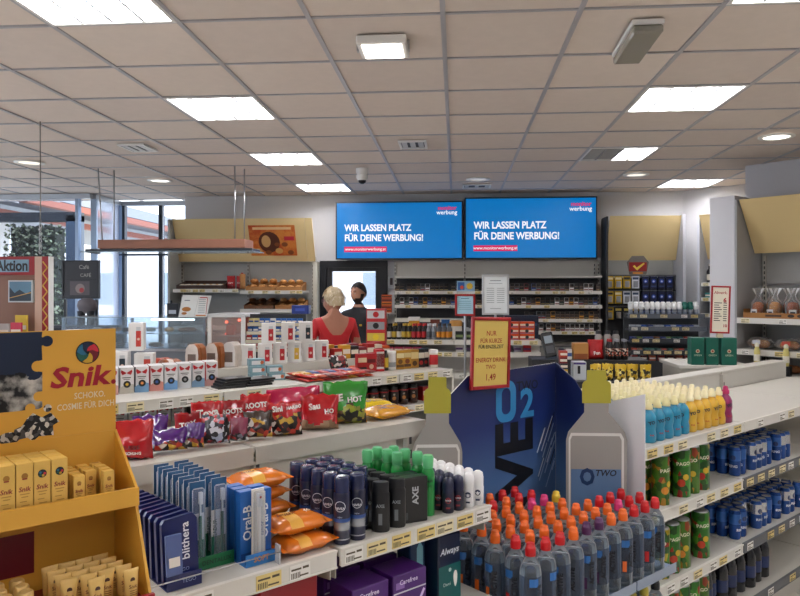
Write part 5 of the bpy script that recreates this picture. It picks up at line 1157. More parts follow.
# ------------------------------------------------------------------ red stand by the window
rs = empty('newspaper_stand', (0, 5.0, 0)); tag(rs, 'red promotion stand with blue headline board and shelf', 'display stand')
RD2 = M('96161c', .45)
obj('headline_board', MB().bb(-3.95, -3.14, 0, .03, 1.72, 1.858, RD2, .002), rs); obj('headline_panel', MB().bb(-3.75, -3.185, -.004, 0, 1.742, 1.835, M('7fa3b8', .4)), rs)
obj('lettering', MB().text('Aktion', .112, M('101216', .4), -3.19, 1.787, -.0055, .03, 'RIGHT', sx=.82), rs)
obj('pillar', MB().bb(-3.14, -3.085, 0, .05, 0, 1.858, M('c9a894', .5)), rs); pl = obj('pillar', MB().bb(-3.083, -3.03, 0, .05, 0, 1.858, RD2), rs)
pz = MB()
for k in range(12): pz.tube([(-3.075 + .035 * (k % 2), -.002, 1.28 + k * .045), (-3.04 - .035 * (k % 2), -.002, 1.325 + k * .045)], .005, M('d9b04a', .4), 4)
obj('zigzag_print', pz, pl); obj('pillar_edge', MB().bb(-3.03, -3.022, -.005, .05, 0, 1.858, WHITE), rs)
obj('side_frame', MB().bb(-3.42, -3.385, -.2, -.17, 0, 1.86, M('b8201e', .45)), rs)
obj('back_board', MB().bb(-3.95, -3.14, .02, .05, .0, 1.72, M('8a6450', .5)), rs)
po = obj('landscape_picture', MB().bb(-3.34, -3.15, -.012, .018, 1.515, 1.68, M('c9d0d2', .4)), rs)
obj('picture_print', MB().quad(-3.33, -3.16, 1.525, 1.67, -.0125, M('5c86a0', .4)).add([(-3.33, -.013, 1.525), (-3.16, -.013, 1.525), (-3.16, -.013, 1.6), (-3.2, -.013, 1.58), (-3.25, -.013, 1.61), (-3.29, -.013, 1.585), (-3.33, -.013, 1.63)], [list(range(7))], M('243440', .4)).add([(-3.33, -.0135, 1.55), (-3.33, -.0135, 1.545), (-3.16, -.0135, 1.585), (-3.16, -.0135, 1.592)], [[0, 1, 2, 3]], M('c9a05a', .4)), po)
obj('shelf', MB().bb(-3.95, -3.14, -.25, .02, 1.25, 1.27, RD2), rs)
for k, (x, m, w_, h_, l) in enumerate(((-3.37, '1d7a52', .05, .16, 'green book leaning in red stand'), (-3.30, 'b9b7b4', .07, .09, 'grey booklet in red stand'), (-3.19, 'c0304a', .08, .10, 'crimson pouch in red stand'), (-3.21, 'd9b93a', .09, .15, 'yellow leaflet in red stand'))):
    put('booklet', simplebox(w_, h_, .02, M(m, .5), ((.3, .5, CR),)), (x, 4.86 + .03 * (k % 2) + (.06 if k == 3 else 0), 1.2705), 0, l, 'booklet')
# dark framed posters, ledge and silhouette by the entrance
db = empty('notice_board', (0, 8.2, 0)); tag(db, 'dark framed notice board with chalk lettering before window', 'notice board')
obj('board', MB().bb(-4.78, -4.35, 0, .03, 1.53, 1.96, M('2c2c30', .5)), db); obj('frame', MB().bb(-4.8, -4.33, -.01, .035, 1.95, 1.975, DARK).bb(-4.8, -4.33, -.01, .035, 1.505, 1.53, DARK).bb(-4.8, -4.78, -.01, .035, 1.53, 1.95, DARK).bb(-4.35, -4.33, -.01, .035, 1.53, 1.95, DARK).bb(-4.78, -4.35, -.01, 0, 1.735, 1.745, DARK), db)
obj('lettering', MB().text('Café', .07, M('b8b4ac', .6), -4.52, 1.89, -.0005).text('CAFÉ', .06, M('b8b4ac', .6), -4.5, 1.79, -.0005), db)
obj('poster', MB().quad(-4.7, -4.45, 1.55, 1.72, -.0005, M('5c5558', .5)).disc(-4.57, 1.63, .06, -.001, M('9a8a86', .5)).disc(-4.55, 1.61, .03, -.0015, M('b03a3a', .5)), db)
obj('legs', MB().bb(-4.78, -4.75, .0, .03, 0, 1.5, DARK).bb(-4.38, -4.35, 0, .03, 0, 1.5, DARK), db)
lc = empty('window_ledge', (0, 8.0, 0)); tag(lc, 'dark low cabinet beneath the shop window', 'cabinet')
obj('body', MB().bb(-6.2, -4.0, 0, .12, 0, 1.16, M('24262c', .5)), lc); obj('top', MB().bb(-6.22, -3.98, -.02, .14, 1.16, 1.19, M('3a3c42', .4), .003), lc)
bb_ = empty('stuffed_bag', (-4.40, 8.05, 1.1905)); tag(bb_, 'grey rounded bag on dark stubby legs on the window ledge', 'bag')
obj('bag_body', MB().lathe([(.05, .14), (.10, .17), (.125, .23), (.11, .29), (.05, .325)], M('6a6468', .7, var=.2, scale=30, bump=.3), 16, sy=.4), bb_)
for x in (-.07, .045): obj('leg', MB().lathe([(.045, 0), (.05, .02), (.045, .1), (.05, .17)], M('1c1d24', .6), 12, (x, 0, 0), sy=.8), bb_)
# ------------------------------------------------------------------ tobacco rack
tr = empty('tobacco_rack', (0, 0, 0)); tag(tr, 'wide tobacco shelf rack on the back wall under the screens', 'shelf unit')
for x0, x1 in ((-.80, .10), (.13, 1.80)): obj('back_panel', MB().bb(x0, x1, 9.12, 9.15, .1, 1.99, M('c2bfb6', .5, var=.03)), tr)
for x in (-.79, .115, 1.76, 1.81): upright(tr, x, 9.105, .1, 1.98)
for x0, x1 in ((-.77, .10), (.125, 1.80)):
    obj('top_rail', MB().bb(x0, x1, 8.82, 9.1, 1.765, 1.79, METAL), tr)
    obj('backing', MB().bb(x0, x1, 9.08, 9.1, .95, 1.76, M('3a3a3c', .6)), tr)
    for z in (1.60, 1.425): shelf(tr, x0, x1, 8.82, .25, z, int((x1 - x0) / .1), tagscale=1.3, fill=.7, lip=.04)
shelf(tr, .85, 1.80, 8.82, .25, 1.252, 9, tagscale=1.3, fill=.7, lip=.04); shelf(tr, .98, 1.72, 8.82, .25, 1.10, 7, tagscale=1.3, fill=.7, lip=.04)
shelf(tr, -.77, .10, 8.82, .25, 1.252, 0)
obj('counter_base', MB().bb(-.8, 1.8, 8.75, 9.1, 0, .9, M('83827c', .5)), tr)
CG = [('8a1a1c', 'red'), ('e0dedb', 'white'), ('1c1c20', 'black'), ('2a4a8c', 'blue'), ('c98a2a', 'gold'), ('4a3a34', 'brown'), ('6a6e74', 'grey'), ('2b3a34', 'dark green')]
CK = [simplebox(.052, .092, .022, M(h, .35, var=.1), ((.45, .97, M('1c1816', .4)), (.5, .66, M('6a5a50', .4)), (.10, .24, M(('a9a6a0', '7d2226', '8a7a50', '9aa0a8', '4a2a14', '8a7050', '9a242a', '8a8678')[q], .4)))) for q, (h, n) in enumerate(CG)]
for zi, (z, x0, x1) in enumerate(((1.60, -.74, 1.77), (1.425, -.74, 1.77), (1.252, .88, 1.77), (1.10, 1.0, 1.70))):
    x = x0
    while x < x1:
        if not (.075 < x < .155):
            j = random.choice(((2, 2, 0, 6, 1, 5, 3), (2, 6, 5, 4, 1, 3, 7), (2, 5, 1, 6, 4, 5), (2, 1, 6, 4, 1))[zi])
            put('cigarette_pack', CK[j], (x, 8.85, z + .0005), jit(.08), '%s cigarette pack, %s shelf of tobacco rack' % (CG[j][1], ('top', 'second', 'third', 'lowest')[zi]), 'cigarette pack', 'cigarette packs')
        x += .0585 if random.random() < .93 else .09
cr_ = empty('card_reader', (-.845, WB, 1.63)); tag(cr_, 'grey wall box with dark window beside back door', 'wall box')
obj('housing', MB().bb(-.045, .045, -.05, -.001, 0, .17, M('9a9c9e', .4), .004), cr_); obj('window', MB().bb(-.018, .018, -.054, -.0505, .05, .14, M('2a1c22', .3)), cr_)
for k in range(5):
    put('tobacco_carton', simplebox(.13, .045, .06, M(('c2561c', 'a83a1c', 'd0701e', '9c3a20', 'b8521c')[k], .4), ((.3, .6, M('3a1c14', .4)),)), (-.888, 8.98, 1.325 + k * .0455), jit(.05), ('orange tobacco carton at bottom of narrow pile by door', 'rust tobacco carton second in narrow pile', 'bright orange tobacco carton mid narrow pile', 'brown red tobacco carton fourth in narrow pile', 'orange tobacco carton on top of narrow pile')[k], 'carton', 'tobacco cartons by door')
put('carton_bracket', Kind(('shelf_board', MB().bb(-.07, .07, -.05, .21, -.02, 0, METAL)), ('bracket', MB().bb(-.01, .01, .0, .21, -.08, -.02, METAL2))), (-.888, 8.98, 1.3245), 0, 'small metal bracket shelf under tobacco cartons by door', 'shelf')
# ------------------------------------------------------------------ counter front rack
cf = empty('counter', (0, 6.38, 0)); tag(cf, 'long cash counter with goods shelves on its front', 'counter')
obj('body', MB().bb(-.66, .78, .24, .9, 0, 1.1, M('c2bfb8', .5)), cf); obj('worktop', MB().bb(-.68, .80, .22, .92, 1.1, 1.125, M('8f8d88', .35)), cf)
for x0, x1 in ((-.65, -.02), (-.015, .76)):
    shelf(cf, x0, x1, 0, .22, 1.155, 6, tagscale=1.4); shelf(cf, x0, x1, 0, .22, 1.045, 6, tagscale=1.4); shelf(cf, x0, x1, 0, .22, .85, 6)
obj('side_panel', MB().bb(-.685, -.655, -.0, .24, 0, 1.30, M('b0aea8', .5)), cf)
def smallbottle(b, l, cp, h=.145, r=.021):
    return Kind(('bottle', MB().lathe([(r * .9, 0), (r, .003), (r, h * .62), (r * .5, h * .8), (r * .48, h * .86)], b, 12)), ('label_band', MB().lathe([(r * 1.02, h * .14), (r * 1.02, h * .5)], l, 12, cap=False)), ('cap', MB().lathe([(r * .55, h * .86), (r * .55, h)], cp, 10)))
BT_ = [(smallbottle(BKK, M('c9a83a', .4), M('c9a83a', .4)), 'black bottle with yellow label'), (smallbottle(BKK, M('d6d2c8', .4), BKK), 'black bottle with white label'), (smallbottle(BKK, M('b8242a', .4), M('c0282c', .4)), 'black bottle with red label'), (smallbottle(M('8d9096', .3, .5), M('5c6066', .4), M('d8dadc', .4)), 'silver bottle with grey label'), (smallbottle(M('5a5d62', .3), M('d98a1e', .4), M('3a3c40', .4)), 'grey bottle with orange label')]
for k, j in enumerate((1, 0, 1, 0, 0, 2, 2, 2, 3, 3, 4, 4, 4)):
    put('shot_bottle', BT_[j][0], (-.615 + k * .0455, 6.43, 1.1555), 0, BT_[j][1] + ' on counter front shelf', 'bottle', 'bottles on counter front shelf')
    put('shot_bottle', BT_[j][0], (-.60 + k * .0455, 6.49, 1.1555), 0, BT_[j][1] + ' in second row of counter front shelf', 'bottle', 'second row bottles')
for k in range(3): put('dark_tin', simplebox(.07, .075, .06, M('1c2420', .4), ((.3, .6, M('7a8a5a', .4)),)), (.03 + k * .075, 6.45, 1.1555), 0, 'dark green tin on counter shelf beside orange label bottles', 'tin', 'dark tins')
ORB = M('cf4a14', .4, var=.1)
for k in range(6):
    put('orange_box', simplebox(.135, .055, .12, ORB, ((.35, .65, M('e8d6c0', .4)), (.1, .2, M('5a7aa0', .4))), (.5, .12, M('2a2a2e', .4))), (.50 + (k % 2) * .14, 6.46, 1.1555 + (k // 2) * .0555), jit(.03), 'orange snack box stacked on the counter shelf, %s layer' % ('bottom', 'middle', 'top')[k // 2], 'box', 'orange snack boxes')
for k in range(8): put('white_sweet_pack', simplebox(.07, .06, .06, M(('d0ccc6', '4a4652', 'a8a4b0', 'b8242a')[k % 4], .4), ((.3, .6, M('5a3a6a', .4)),)), (.03 + k * .088, 6.46, 1.0455), 0, ('white', 'slate', 'lilac', 'red')[k % 4] + ' pack on lower counter shelf', 'pack', 'packs on lower counter shelf')
for k in range(4): put('pink_flyer_box', simplebox(.075, .04, .08, M('c23a62', .4), ((.3, .6, CR),)), (-.61 + k * .085, 6.45, 1.0455), 0, 'pink flat box below the black bottles', 'box', 'pink flat boxes')
# things standing on the counter
def ctop(name, lab, x, y, K, cat, rz=0, z=1.1255): put(name, K, (x, y, z), rz, lab, cat)
ctop('yellow_box', 'yellow counter box with white lid', -.40, 6.72, Kind(('box', MB().bb(-.05, .05, -.04, .04, 0, .19, M('c9962a', .4), .002)), ('lid', MB().bb(-.055, .055, -.045, .045, .19, .225, WHITE, .002)), ('print', MB().quad(-.035, .035, .05, .1, -.0404, M('6a7078', .4)))), 'box')
ctop('brown_box', 'brown box on counter behind the bottles', -.20, 6.75, simplebox(.09, .2, .08, M('6a3020', .4), ((.5, .8, M('a86a4a', .4)),)), 'box')
ctop('blue_box', 'blue box on counter beside the brown box', -.10, 6.75, simplebox(.08, .2, .08, M('2a5c96', .4), ((.5, .8, M('7aa8d0', .4)),)), 'box')
ctop('white_jar', 'white tub with gold lid on the counter', .0, 6.72, Kind(('jar', MB().lathe([(.055, 0), (.06, .01), (.06, .13), (.055, .14)], M('d8d4cc', .4), 16)), ('lid', MB().lathe([(.062, .14), (.062, .18), (.05, .195)], M('c08a3a', .4), 16))), 'tub')
ctop('grey_till', 'pale grey till with keypad on the counter', .20, 6.76, Kind(('body', MB().bb(-.12, .12, -.1, .1, 0, .12, M('b4b6b6', .4), .004)), ('keypad', MB().bb(-.08, .08, -.103, -.1005, .03, .09, M('7a7d80', .4))), ('screen', MB().bb(-.08, .08, -.02, .0, .12, .2, M('3a3d40', .4), .003))), 'till')
ctop('navy_box', 'large navy box on the counter behind the silver sign', .62, 6.78, simplebox(.32, .24, .12, M('182238', .4), ((.6, .7, M('33456a', .4)),)), 'box')
# red box stack at the customer
for k, (m, l) in enumerate((('a81a20', 'red counter box at bottom of the narrow stack'), ('b02228', 'red and grey counter box second in narrow stack'), ('b8262a', 'red counter box with black disc in narrow stack'), ('b03034', 'grey fronted red box topping the narrow stack'))):
    put('counter_box', simplebox(.15, .088, .12, M(m, .4), ((.15, .85, M(('b0161c', 'c9b24a', '8a8d90', 'b9bbbd')[k], .4)),), (.5, .16, (CR, M('d9c02a', .4), BKK, RB)[k])), (-.63, 5.55, 1.105 + k * .0885), .0, l, 'box', 'narrow box stack')
put('side_stand', Kind(('post', MB().bb(-.05, .05, -.05, .05, 0, 1.08, CHAR)), ('plate', MB().bb(-.12, .12, -.1, .1, 1.08, 1.1045, METAL, .002))), (-.63, 5.55, 0), 0, 'dark pedestal carrying the narrow stack of red boxes', 'stand')
# framed notices on poles
def poled(name, lab, x, y, z0, z1, w, fm, sheet, prints, cat='sign', base=0):
    s_ = empty(name, (x, y, base)); tag(s_, lab, cat); a, b = z0 - base, z1 - base; t_ = .016
    obj('frame', MB().bb(-w / 2, -w / 2 + t_, -.008, .008, a, b, fm, .002).bb(w / 2 - t_, w / 2, -.008, .008, a, b, fm, .002).bb(-w / 2 + t_, w / 2 - t_, -.008, .008, a, a + t_, fm, .002).bb(-w / 2 + t_, w / 2 - t_, -.008, .008, b - t_, b, fm, .002), s_)
    sh = obj('sheet', MB().bb(-w / 2 + t_, w / 2 - t_, -.002, .006, a + t_, b - t_, sheet), s_)
    m = MB()
    for (x0, x1, q0, mm, hh) in prints: m.quad(x0 * w, x1 * w, a + (b - a) * q0, a + (b - a) * q0 + hh, -.0026, mm)
    obj('print', m, sh); obj('pole', MB().lathe([(.01, .008), (.01, a)], STEEL, 10), s_); obj('foot', MB().lathe([(.07, 0), (.07, .006), (.015, .01)], STEEL, 16), s_)
    return s_
g_ = M('9aa0a4', .6)
poled('framed_notice', 'silver framed white notice on a pole by the counter', .302, 5.4, 1.417, 1.728, .205, M('c4c6c8', .3, .6), M('e6ebec', .5), [(-.2, .2, .83, g_, .008), (-.25, .25, .77, g_, .004)] + [(-.33, -.05, .3 + .05 * k, g_, .004) for k in range(8)] + [(.05, .33, .3 + .05 * k, g_, .004) for k in range(8)] + [(-.2, .2, .15, g_, .004)])
poled('framed_notice', 'small red framed notice with pale blue sheet', .07, 5.4, 1.408, 1.577, .155, RF, M('a9d2e2', .5), [(-.2, .2, .78, M('4a7a90', .5), .005)] + [(-.3, .3, .3 + .09 * k, M('5c8ca0', .5), .003) for k in range(5)])
put('brochure', Kind(('holder', MB().bb(-.07, .07, -.01, .02, 0, .02, GLASS('ffffff', .7))), ('card', MB().bb(-.068, .068, 0, .006, .02, .10, M('7fa0b8', .4))), ('print', MB().quad(-.06, -.01, .03, .09, -.0005, M('2b5a96', .4)).disc(.03, .06, .025, -.0006, M('c9a83a', .4), 10).disc(-.03, .05, .015, -.001, M('c04a3a', .4), 8))), (.075, 5.4, 1.5775), 0, 'pale blue brochure clipped above the red framed notice', 'brochure')
# ------------------------------------------------------------------ impulse goods around the till
st = empty('goods_stand', (0, 5.3, 0)); tag(st, 'stepped black stand of goods behind the blue drinks display', 'stand')
obj('lower_step', MB().bb(.78, 1.5, 0, .28, 0, .925, CHAR, .003), st); obj('upper_step', MB().bb(.60, 1.5, .285, .6, 0, 1.06, M('24262a', .5), .003), st)
put('card_terminal', Kind(('body', MB().bb(-.045, .045, -.02, .02, 0, .2, BLACK, .006)), ('screen', MB().bb(-.032, .032, -.0225, -.0205, .11, .17, M('8a96a0', .2))), ('keypad', MB().bb(-.032, .032, -.0225, -.0205, .03, .09, M('3a3d42', .4)))), (.76, 5.68, 1.072), .15, 'black card terminal leaning on the goods stand', 'card terminal', rx=-.25, ry=-.15)
put('tan_box', simplebox(.115, .125, .1, M('c08a4a', .5), ((.0, .35, M('8a4a24', .5)),)), (.985, 5.68, 1.0605), 0, 'tan cardboard box beside the red pouch', 'box')
put('red_pouch', bag(.125, .155, .07, M('b0141a', .3), M('a01218', .3), .2, [('Fun', .035, TW, 0, .05, .1)], 61), (1.105, 5.66, 1.0605), .1, 'bulging red pouch with white lettering', 'pouch')
put('label_printer', Kind(('body', MB().bb(-.05, .05, -.05, .05, 0, .14, M('c9ced4', .4), .004)), ('slot', MB().quad(-.015, .005, .05, .11, -.0504, BKK)), ('print', MB().quad(-.045, .045, .12, .135, -.0504, M('4a3a80', .4)))), (.93, 5.42, .9255), 0, 'white label printer with black slot', 'printer')
KEN = Kind(('bottle', MB().lathe([(.022, 0), (.025, .004), (.025, .10), (.014, .13), (.013, .14)], BKK, 12)), ('label_band', MB().lathe([(.0255, .03), (.0255, .09)], CELLS('energy', ['1a1416', 'b8421e', '2a1c18', 'd9c8b8'], 90), 12, cap=False)), ('cap', MB().lathe([(.0145, .14), (.0145, .16)], RB, 10)))
KEN2 = Kind(('bottle', KEN.parts[0][1]), ('label_band', KEN.parts[1][1]), ('cap', MB().lathe([(.0145, .14), (.0145, .16)], M('8d9096', .4), 10)))
for k in range(6): put('energy_bottle', KEN if k % 3 < 1 else KEN2, (1.21 + (k % 3) * .056, 5.62 + .06 * (k // 3), 1.0605), 0, 'dark energy bottle with %s cap and orange print' % ('red' if k % 3 < 1 else 'grey'), 'bottle', 'dark energy bottles')
for k in range(3): put('metal_flask', Kind(('flask', MB().lathe([(.03, 0), (.032, .004), (.032, .17), (.02, .19)], M('8d8a86', .3, .6), 14)), ('lid', MB().lathe([(.021, .19), (.021, .215)], CHAR, 12))), (1.16 + k * .068, 5.82, 1.0605), 0, 'grey metal flask behind energy bottles', 'flask', 'grey metal flasks')
MIXY = CELLS('yellowmix', ['c9a42a', '2a2414', 'd8c04a', '5c4a1a', 'e0d27a'], 60)
for k in range(5): put('snack_bag', bag(.084, .125, .05, M('c9a51e', .3), MIXY, .7, [], 70 + k), (1.05 + k * .092, 5.38 + .02 * (k % 2), .9255), jit(.05), 'yellow and black snack bag on goods stand', 'snack bag', 'yellow snack bags')
# green boxes with price sign on pedestal
pd = empty('pedestal', (1.86, 5.35, 0)); tag(pd, 'white pedestal carrying the dark green boxes', 'pedestal')
obj('body', MB().bb(-.24, .24, -.13, .3, 0, 1.04, METAL2), pd); obj('top', MB().bb(-.26, .26, -.16, .33, 1.04, 1.0655, METAL, .003), pd)
GNB = M('0f5c4c', .4, var=.08)
for k, (x0, x1, l) in enumerate(((1.695, 1.783, 'dark green carton beside the goods stand'), (1.80, 1.885, 'dark green carton between two others'), (1.905, 2.012, 'wide dark green carton below the red framed sign'))):
    w_ = x1 - x0
    put('green_carton', Kind(('box', MB().bb(-w_ / 2, w_ / 2, -.045, .045, 0, .196, GNB, .002)), ('print', MB().text('GREEN', .018, M('c9d2b8', .4), 0, .07, -.0456).disc(0, .1, .014, -.0455, M('c9b89a', .4), 10).disc(0, .1, .008, -.0458, M('a8402a', .4), 8))), ((x0 + x1) / 2, 5.25, 1.066), 0, l, 'carton')
ps2 = empty('price_sign', (1.905, 5.245, 1.2625), 0, None, 0, .03); tag(ps2, 'tall red framed price list standing on a green carton', 'sign')
obj('clip', MB().bb(-.02, .02, -.015, .015, 0, .03, M('c9bda0', .4)), ps2)
obj('frame', MB().bb(-.068, -.056, -.006, .006, .03, .375, RF, .002).bb(.056, .068, -.006, .006, .03, .375, RF, .002).bb(-.056, .056, -.006, .006, .03, .042, RF, .002).bb(-.056, .056, -.006, .006, .363, .375, RF, .002), ps2)
obj('sheet', MB().bb(-.056, .056, -.001, .004, .042, .363, M('e6e0cc', .5)), ps2)
pm = MB().text('Abverk.', .03, M('a8242a', .5), 0, .325, -.0016, .01, sheer=.2).text('6', .045, M('a8242a', .5), .03, .27, -.0016, .04).text('10', .03, M('a8242a', .5), .035, .085, -.0016, .03)
for k in range(9): pm.quad(-.045, (.0, -.01, .01)[k % 3], .12 + k * .016, .126 + k * .016, -.0016, M('4a4642', .5)); pm.quad(.02, .045, .12 + k * .016, .126 + k * .016, -.0016, M('4a4642', .5))
obj('print', pm, ps2)
# ------------------------------------------------------------------ tool and battery wall
bw = empty('blister_wall', (0, 0, 0)); tag(bw, 'beige topped wall unit hung with battery and tool blisters', 'shelf unit')
obj('canopy_panel', tilted(1.885, 2.75, 8.98, 8.76, 1.985, 2.52, .02, BEIGE), bw); obj('back_panel', MB().bb(1.85, 2.78, 9.12, 9.15, 1.77, 2.5, GP), bw); obj('peg_panel', MB().bb(1.85, 2.78, 9.10, 9.15, .1, 1.765, M('2a2b2e', .5)), bw)
obj('side_panel', MB().bb(2.735, 2.765, 8.7, 9.1, .1, 2.53, M('b8bac0', .5)), bw); obj('side_panel', MB().bb(1.848, 1.87, 8.80, 9.1, .1, 2.52, M('30302f', .5)), bw)
for z in (1.79, 1.60, 1.40): obj('peg_rail', MB().bb(1.87, 2.73, 8.96, 9.1, z, z + .012, M('55575a', .4)), bw)
def blister(c, p1, p2, w=.09, h=.155):
    return Kind(('card', MB().bb(-w / 2, w / 2, 0, .004, 0, h, c)), ('bubble', MB().bb(-w * .3, w * .3, -.02, 0, h * .1, h * .6, GLASS('ffffff', .7), .004)), ('tool', MB().lathe([(w * .12, h * .15), (w * .2, h * .3), (w * .12, h * .52)], p1, 8, (0, -.009, 0), sy=.35)), ('print', MB().quad(-w * .4, w * .4, h * .72, h * .9, -.0004, p2)))
YB = M('c9a21a', .4)
BLK = [(blister(YB, M('2a5aa0', .4), M('e8dcae', .4)), 'yellow blister with blue tool'), (blister(YB, BKK, M('3a3a3a', .4)), 'yellow blister with black tool'), (blister(M('d8dade', .4), M('3a6ab8', .4), M('3a4a66', .4)), 'white blister with blue tool'), (blister(M('1a1c22', .4), M('c9a21a', .4), M('c9b45a', .4)), 'black blister with yellow tool')]
for r, z in enumerate((1.635, 1.445, 1.245)):
    for k in range(4):
        j = ((0, 0, 1, 2), (1, 0, 2, 2), (1, 3, 3, 3))[r][k]
        put('blister_pack', BLK[j][0], (1.925 + k * .105, 8.965, z - .003), 0, BLK[j][1] + ' on the peg wall, %s row' % ('top', 'middle', 'bottom')[r], 'blister pack', 'tool blisters')
NBL = Kind(('card', MB().bb(-.042, .042, 0, .03, 0, .15, M('101636', .4))), ('print', MB().disc(0, .09, .025, -.0005, M('2a4aa8', .4), 12).disc(0, .088, .012, -.001, M('c9d2e8', .4), 8).quad(-.03, .03, .02, .035, -.0005, M('2a3a6a', .4))))
for r, z in enumerate((1.635, 1.445, 1.245)):
    for k in range(4): put('blister_pack', NBL, (2.36 + k * .098, 8.955, z - .003), 0, 'navy battery blister with round pale emblem, %s row' % ('top', 'middle', 'bottom')[r], 'blister pack', 'navy battery blisters')
em = empty('emblem_sign', (2.205, 8.72, 1.80)); tag(em, 'grey shield sign with red and gold tick emblem', 'sign')
obj('plate', MB().prism([(-.10, .0), (.10, .0), (.13, .15), (.07, .225), (-.07, .225), (-.13, .15)], -.004, .004, M('6a6560', .4)), em)
obj('field', MB().bb(-.105, .105, -.006, -.0045, .04, .15, M('8a1a18', .4)), em); obj('band', MB().quad(-.06, .06, .008, .03, -.0055, M('c9822a', .4)), em)
obj('tick', MB().add([(-.06, -.0075, .10), (-.04, -.0075, .115), (-.015, -.0075, .085), (.07, -.0075, .145), (.08, -.0075, .13), (-.01, -.0075, .05)], [list(range(6))], M('e0c24a', .4)), em)
obj('arm', MB().bb(-.01, .01, .0045, .28, .16, .18, CHAR), em)
# stepped shelf with white capped bottles
ws = empty('stepped_shelf', (0, 8.25, 0)); tag(ws, 'stepped dark shelf of white capped bottles and sorted bins', 'shelf unit')
for i, (z, y) in enumerate(((1.30, .10), (1.155, .05), (1.02, 0), (.89, -.05))):
    obj('shelf_tray', MB().bb(2.0, 2.87, y, y + .2, z - .012, z, M('3a3f46', .4)).bb(2.0, 2.87, y - .008, y, z - .02, z + .035, M('6a7078' if i < 2 else '3d4248', .4)), ws)
    for k in range(7):
        if random.random() < .85: o = obj('price_tag', random.choice(TAGS), ws, (2.06 + k * .115, y - .0085, z + .008)); o.scale = (1.5, 1, 1.1)
obj('rear_step', MB().bb(2.0, 2.87, .19, .29, 1.3005, 1.332, M('3a3f46', .4)), ws); obj('back_panel', MB().bb(2.0, 2.87, .32, .34, .1, 1.35, M('4a4d50', .5)), ws); obj('base', MB().bb(2.0, 2.87, -.04, .3, 0, .8, CHAR), ws)
KWC = Kind(('bottle', MB().lathe([(.021, 0), (.023, .003), (.023, .07), (.015, .085)], GLASS('c9d2dc', .4), 12)), ('cap', MB().lathe([(.024, .085), (.030, .1), (.030, .128), (.018, .142)], M('f0f0ee', .4), 12)), ('label_band', MB().lathe([(.0234, .015), (.0234, .055)], M('8a94a6', .4), 12, cap=False)))
KGCP = Kind(('bottle', KWC.parts[0][1]), ('cap', MB().lathe([(.024, .085), (.03, .1), (.03, .125), (.018, .14)], M('1f6a5a', .4), 12)), ('label_band', KWC.parts[2][1]))
for r in range(2):
    for k in range(13):
        gr = 10 <= k <= 11
        put('capped_bottle', KGCP if gr else KWC, (2.04 + k * .062 + .02 * r, 8.39 + r * .085, 1.3005 + .032 * r), 0, 'small bottle with bulbous %s cap on stepped shelf' % ('green' if gr else 'white'), 'bottle', '%s bulb cap bottles' % ('green' if gr else 'white'))
BNC = [('2a5cb8', 'blue'), ('b9c2cc', 'pale'), ('3a4a8c', 'indigo'), ('1f5c58', 'teal'), ('8a5a3a', 'brown'), ('6a8a3a', 'green'), ('b83a2a', 'red')]
BNK = [simplebox(.055, .05, .1, M(h, .4, var=.2), ((.3, .7, M('c9ccd0', .4)),)) for h, _ in BNC]
for i, (z, y) in enumerate(((1.155, .07), (1.02, .02), (.89, -.03))):
    for k in range(12):
        j = random.choice(((0, 1, 2, 1), (2, 4, 5, 3, 6), (3, 3, 6, 4))[i])
        put('bin_pack', BNK[j], (2.05 + k * .066, 8.25 + y + .06, z + .0005), jit(.15), '%s pack on the %s step below capped bottles' % (BNC[j][1], ('first', 'second', 'third')[i]), 'pack', 'packs on the steps')
for k in range(8): put('red_sweets_pack', simplebox(.07, .06, .06, M(('a8302a', '5a1c1a', 'b85a3a')[k % 3], .4), ((.3, .6, CR),)), (2.05 + k * .1, 8.27, .8005), 0, ('red', 'maroon', 'rust')[k % 3] + ' pack under the stepped shelf', 'pack', 'packs under stepped shelf')
# narrow unit on the angled wall
nu = empty('corner_shelf', (2.95, 8.70, 0), -R45); tag(nu, 'narrow corner shelf with beige canopy between pillar and blister wall', 'shelf unit')
obj('back_panel', MB().bb(0, 1.1, .28, .30, .1, 1.98, M('8a8c8e', .5)), nu); obj('side_panel', MB().bb(-.03, 0, -.05, .3, .1, 2.5, M('c2c5cc', .5)), nu)
obj('canopy_panel', MB().add([(.01, .14, 1.985), (1.1, .14, 1.985), (1.1, -.08, 2.51), (.01, -.08, 2.51), (.01, .16, 1.985), (1.1, .16, 1.985), (1.1, -.06, 2.51), (.01, -.06, 2.51)], [[0, 1, 2, 3], [5, 4, 7, 6], [0, 4, 5, 1], [3, 2, 6, 7], [0, 3, 7, 4], [1, 5, 6, 2]], BEIGE), nu)
for z in (1.70, 1.52, 1.33): shelf(nu, .005, 1.08, -.02, .3, z, 9, tagscale=1.3)
def L2(x, y): return (2.95 + (x * S2 + y * S2), 8.70 + (-x * S2 + y * S2))
